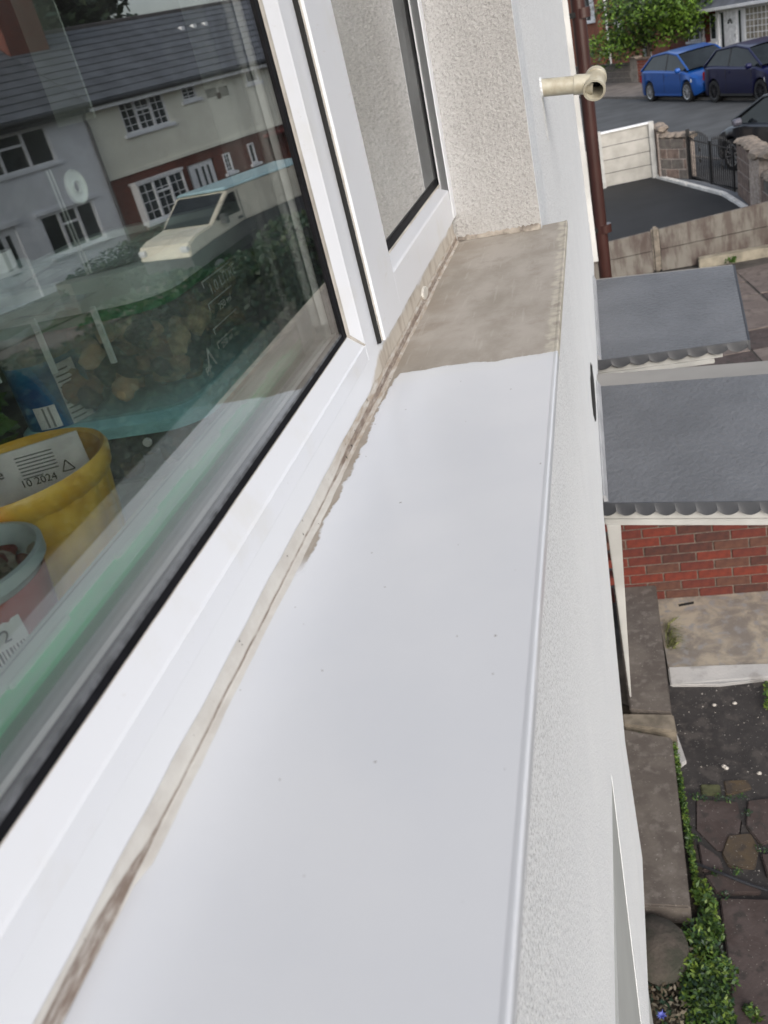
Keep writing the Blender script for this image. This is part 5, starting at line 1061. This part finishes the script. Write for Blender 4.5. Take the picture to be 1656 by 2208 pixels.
sub(Dh, 'downpipe', MB().cyl((-50.2 - rD, -.1, .1), (-50.2 - rD, -.1, 5.1), .07, .07, 10), WPAINT, smooth=True)
sub(Dh, 'buttress', MB().box((-51.3 - rD, -.25, 0), (-50.9 - rD, -.001, 5.1)), WBR)
# more of the row either side, so the street goes on
for (s_, lab, m_) in ((-2.9, 'plain grey rendered house at the near end of the opposite row', HREND), (-70.5, 'plain brick house at the far end of the opposite row', WBR)):
    e_ = hthing('terraced_house', lab, 'house', s_, 22, 'terraced houses across the street'); wall_open(e_, -5.0 if s_ > -50 else -8.4, 5 if s_ > -50 else 8.4, 0, 4.42, [(-3, -1.2, .9, 2.0), (-3, -1.2, 3.2, 4.1), (1.4, 3.2, 3.2, 4.1)], m_); sub(e_, 'side_wall', MB().box((-4.9, .28, 0), (4.9, 6, 4.3)), m_)
    for a_ in ((-3, -1.2, .9, 2.0), (-3, -1.2, 3.2, 4.1), (1.4, 3.2, 3.2, 4.1)): window(e_, a_[0], a_[1], a_[2], a_[3], 0, 3, y=.05)
    roof(e_, -5 if s_ > -50 else -8.4, 5 if s_ > -50 else 8.4, 0)
# garden walls on the far side
def ga_wall(name, lab, s0, s1, h, m_, cap, n=17.85, t_=.22, rows=3, bl=.42, label_group='front garden walls across the street'):
    t = hthing(name, lab, 'garden wall', s0, n, None); L = s1 - s0; R = random.Random(int(h * 100 + L * 7)); MB().box((0, .01, 0), (L, t_ - .01, h - .01)).build('mortar', MORT, t); hh = h / rows
    for r in range(rows):
        x = 0 if r % 2 else -bl / 2
        while x < L - .04:
            x0, x1 = max(0, x), min(L, x + bl * R.uniform(.85, 1.15))
            if x1 - x0 > .08: MB().box((x0 + .01, -R.uniform(0, .012), r * hh + .01), (x1 - .01, t_, (r + 1) * hh - .008)).build('stone_block', m_, t)
            x = x1
    MB().box((-.02, -.05, h), (L + .02, t_ + .05, h + .07)).build('coping', cap, t, bevel=.02); return t
ga_wall('garden_wall', 'grey stone garden wall at the far pavement, left of the red brick wall', -45.5, -39.0, .72, STONE2, mat('dark_coping', (.11, .105, .095), .9, .2, 6), rows=3)
ga_wall('garden_wall', 'taller pale stone pier end of the garden wall beside the red brick wall', -39.0, -38.35, .95, mat('pale_pier_stone', (.27, .24, .21), .9, .15, 5), STCAP, rows=3)
ga_wall('garden_wall', 'orange red brick garden wall behind the bright blue car', -38.3, -33.5, .88, ORBR, mat('brick_coping', (.15, .10, .08), .9, .2, 6), rows=8, bl=.3)
ga_wall('garden_wall', 'brown brick garden wall behind the navy car', -33.4, -26, .85, mat('brown_brick_wall', (.17, .08, .06), .85, .2, 6), mat('brick_coping', (.15, .10, .08), .9), rows=7, bl=.45)
gp = hthing('gate_panel', 'white painted gate panel with a dark emblem under the tree', 'gate', -41.0, 19.6); MB().box((-.38, 0, .1), (.38, .05, 1.4)).build('panel', WPAINT, gp, bevel=.01); MB().prism([(-.08, -.006, .95), (0, -.006, 1.1), (.08, -.006, .95), (.03, -.006, .82), (-.03, -.006, .82)], (0, .004, 0)).build('emblem', TRIM, gp)
# hedge opposite (reflected behind the tubs)
hd = hthing('hedge', 'clipped dark green hedge reflected low in the window in front of the houses', 'hedge', -15.5, 18.2); hb = MB(); leaves(hb, (0, 0, .55), (3.2, .5, .65), 5200, .07, (0, 1), up=.4); hb.build('foliage', [LEAF5, LEAF2], hd); MB().box((-2.9, -.3, 0), (2.9, .3, .8)).build('twigs', BARK, hd)

# added hedge outside the frame, blocks the bright road from the window reflection
nh = hthing('added_hedge', 'added tall dark hedge by the near pavement, hides the road in the window reflection', 'hedge', -8.1, 8.45)
hb2 = MB(); leaves(hb2, (0, 0, 1.0), (5.0, .38, .98), 100, .05, (0, 1), up=.4)
for _ in range(9000):
    x = uni(-4.6, 4.6); h_ = 1.85 + .12 * math.sin(x * 2.1) + .06 * math.sin(x * 5.3); face = rnd(); yy = uni(-.42, .42) if face < .4 else (-.42 + uni(-.05, .05)); zz_ = h_ + uni(-.06, .06) if face < .4 else uni(.05, h_)
    p = Vector((x, yy, zz_)); s_ = uni(.03, .06); d = Vector((uni(-1, 1), uni(-1, 1), uni(-1, 1))).normalized(); e_ = d.orthogonal().normalized(); hb2.m = 0 if rnd() < .6 else 1; hb2.add([p - d * s_, p + e_ * s_ * .6, p + d * s_, p - e_ * s_ * .6], [(0, 1, 2, 3)])
hb2.build('foliage', [LEAF5, LEAF2], nh); MB().box((-4.6, -.36, 0), (4.6, .36, 1.72)).build('twigs', mat('dark_hedge_core', (.012, .02, .01), .95, .3, 8), nh)
# ================================================================== VAN (reflected)
vn = thing('van', 'cream pickup style van with a pale blue roof, reflected in the window', 'van', 'vehicles parked along the opposite kerb', loc=st(-16.6, 15.82, 0)); vn.rotation_euler = (0, 0, ang)
VC = mat('cream_van_paint', (.62, .59, .49), .35, .05, 3, coat=.5); VB = mat('pale_blue_roof', (.30, .44, .47), .4, .05, 3); VD = mat('dark_lower_panel', (.05, .05, .055), .5)
hw = .86
vp = [(-2.6, 1.08), (-2.6, 1.80), (.95, 1.86), (1.12, 1.84), (1.88, 1.28), (2.45, 1.20), (2.72, 1.10), (2.78, .80), (1.9, .95), (.8, 1.08)]
MB().prism([(x, -hw, z) for x, z in vp], (0, 2 * hw, 0)).build('body', VC, vn, bevel=.03)
MB().prism([(-2.6, -hw + .03, .3), (2.7, -hw + .03, .3), (2.74, -hw + .03, .81), (1.9, -hw + .03, .96), (.8, -hw + .03, 1.09), (-2.6, -hw + .03, 1.09)], (0, 2 * hw - .06, 0)).build('lower_body', VD, vn)
MB().hexa([(-2.65, -hw - .01, 1.815), (1.16, -hw - .01, 1.865), (1.16, hw + .01, 1.865), (-2.65, hw + .01, 1.815)], [(-2.6, -hw + .08, 1.88), (1.05, -hw + .08, 1.92), (1.05, hw - .08, 1.92), (-2.6, hw - .08, 1.88)]).build('roof', VB, vn, bevel=.02)
MB().add([(1.13, -hw + .08, 1.80), (1.86, -hw + .08, 1.28), (1.86, hw - .08, 1.28), (1.13, hw - .08, 1.80)], [(0, 1, 2, 3)]).build('windscreen', CARGL, vn); S.objects[-1]
for v in bpy.data.objects:
    if v.parent == vn and v.name.startswith('windscreen'): v.location = (.02, 0, .02)
for sg in (-1, 1):
    yq = sg * (hw + .004)
    MB().prism([(.92, yq, 1.78), (1.08, yq, 1.77), (1.70, yq, 1.34), (1.66, yq, 1.30), (.86, yq, 1.32), (.88, yq, 1.76)], (0, .004 * sg, 0)).build('side_window', CARGL, vn)
    MB().prism([(.76, yq, 1.1), (.78, yq, 1.1), (.80, yq, 1.8), (.78, yq, 1.8)], (0, .005 * sg, 0)).build('door_gap', VD, vn); MB().box((.84, yq, 1.16), (.98, yq + .03 * sg, 1.22)).build('door_handle', VD, vn)
    MB().box((2.3, sg * (hw - .26), .92), (2.80, sg * (hw - .02), 1.05)).build('headlight', LAMP, vn, bevel=.02); MB().box((1.45, sg * hw, 1.2), (1.58, sg * (hw + .2), 1.42)).build('wing_mirror', VD, vn, bevel=.02)
    for wx in (2.0, -1.6):
        wh = bpy.data.objects.new('wheel', None); link(wh, vn); wh.location = (wx, sg * (hw - .1), .33); MB().cyl((0, -.1, 0), (0, .12 if sg > 0 else .1, 0), .33, .33, 24).build('tyre', TYRE, wh, smooth=True); MB().cyl((0, (.10 if sg > 0 else -.12), 0), (0, (.13 if sg > 0 else -.10), 0), .19, .19, 16).build('rim', ALLOY, wh)
# ================================================================== TREES
def tree(lab, base, h, cr, m_leaf, n, size, trunk_r=.12, nm='tree', cz=None, grp=None, blobs=9, seed=1):
    global rnd, uni
    t = thing(nm, lab, 'tree', grp, loc=base); R = random.Random(seed); cz = cz or h * .62
    tr = MB(); top = Vector((R.uniform(-.2, .2), R.uniform(-.2, .2), h * .8)); tr.cyl((0, 0, -.1), top * .5, trunk_r, trunk_r * .7, 10).cyl(top * .5, top, trunk_r * .7, trunk_r * .2, 8)
    cs = []
    for k in range(blobs):
        a = R.uniform(0, 6.28); rr_ = R.uniform(.35, .8); c = Vector((cr[0] * rr_ * math.cos(a), cr[1] * rr_ * math.sin(a), cz + cr[2] * R.uniform(-.75, .75))); cs.append(c); tr.cyl(top * R.uniform(.3, .7), c, trunk_r * .35, trunk_r * .08, 6)
    tr.build('trunk', BARK, t, smooth=True); cm = MB()
    for k, c in enumerate(cs): f = R.uniform(.38, .6); leaves(cm, c, (cr[0] * f, cr[1] * f, cr[2] * f), n // blobs, size, (0,) if k % 3 else (0, 1), up=.5)
    leaves(cm, (0, 0, cz), (cr[0] * .7, cr[1] * .7, cr[2] * .8), n // 4, size, (0, 1), up=.5)
    cm.build('crown', [m_leaf, LEAF2 if m_leaf is not LEAF2 else LEAF5], t); return t
tree('bright green street tree with layered branches in front of the orange brick house', st(-39.4, 18.9, 0), 4.2, (2.6, 2.6, 1.35), LEAF1, 9000, .10, .10, cz=2.35, blobs=18, seed=5)
for i, (s_, n_, h_, c_) in enumerate(((-20, 40, 17, 6), (-29, 42, 18, 6.5), (-12, 38, 16, 6), (-37, 46, 14.5, 5.2), (-3, 42, 15, 6))):
    tree(('tall dark tree behind the roof ridge, above the chimney', 'tall dark green tree behind the cream house roof', 'dark tree behind the grey white house', 'thinner tree with bare twigs against the sky at the end of the reflected roof', 'dark tree at the near end behind the row')[i], st(s_, n_, 0), h_, (c_, c_, h_ * .42), LEAF2, 5200, .42, .3, cz=h_ * .56, grp=None, blobs=12, seed=20 + i)
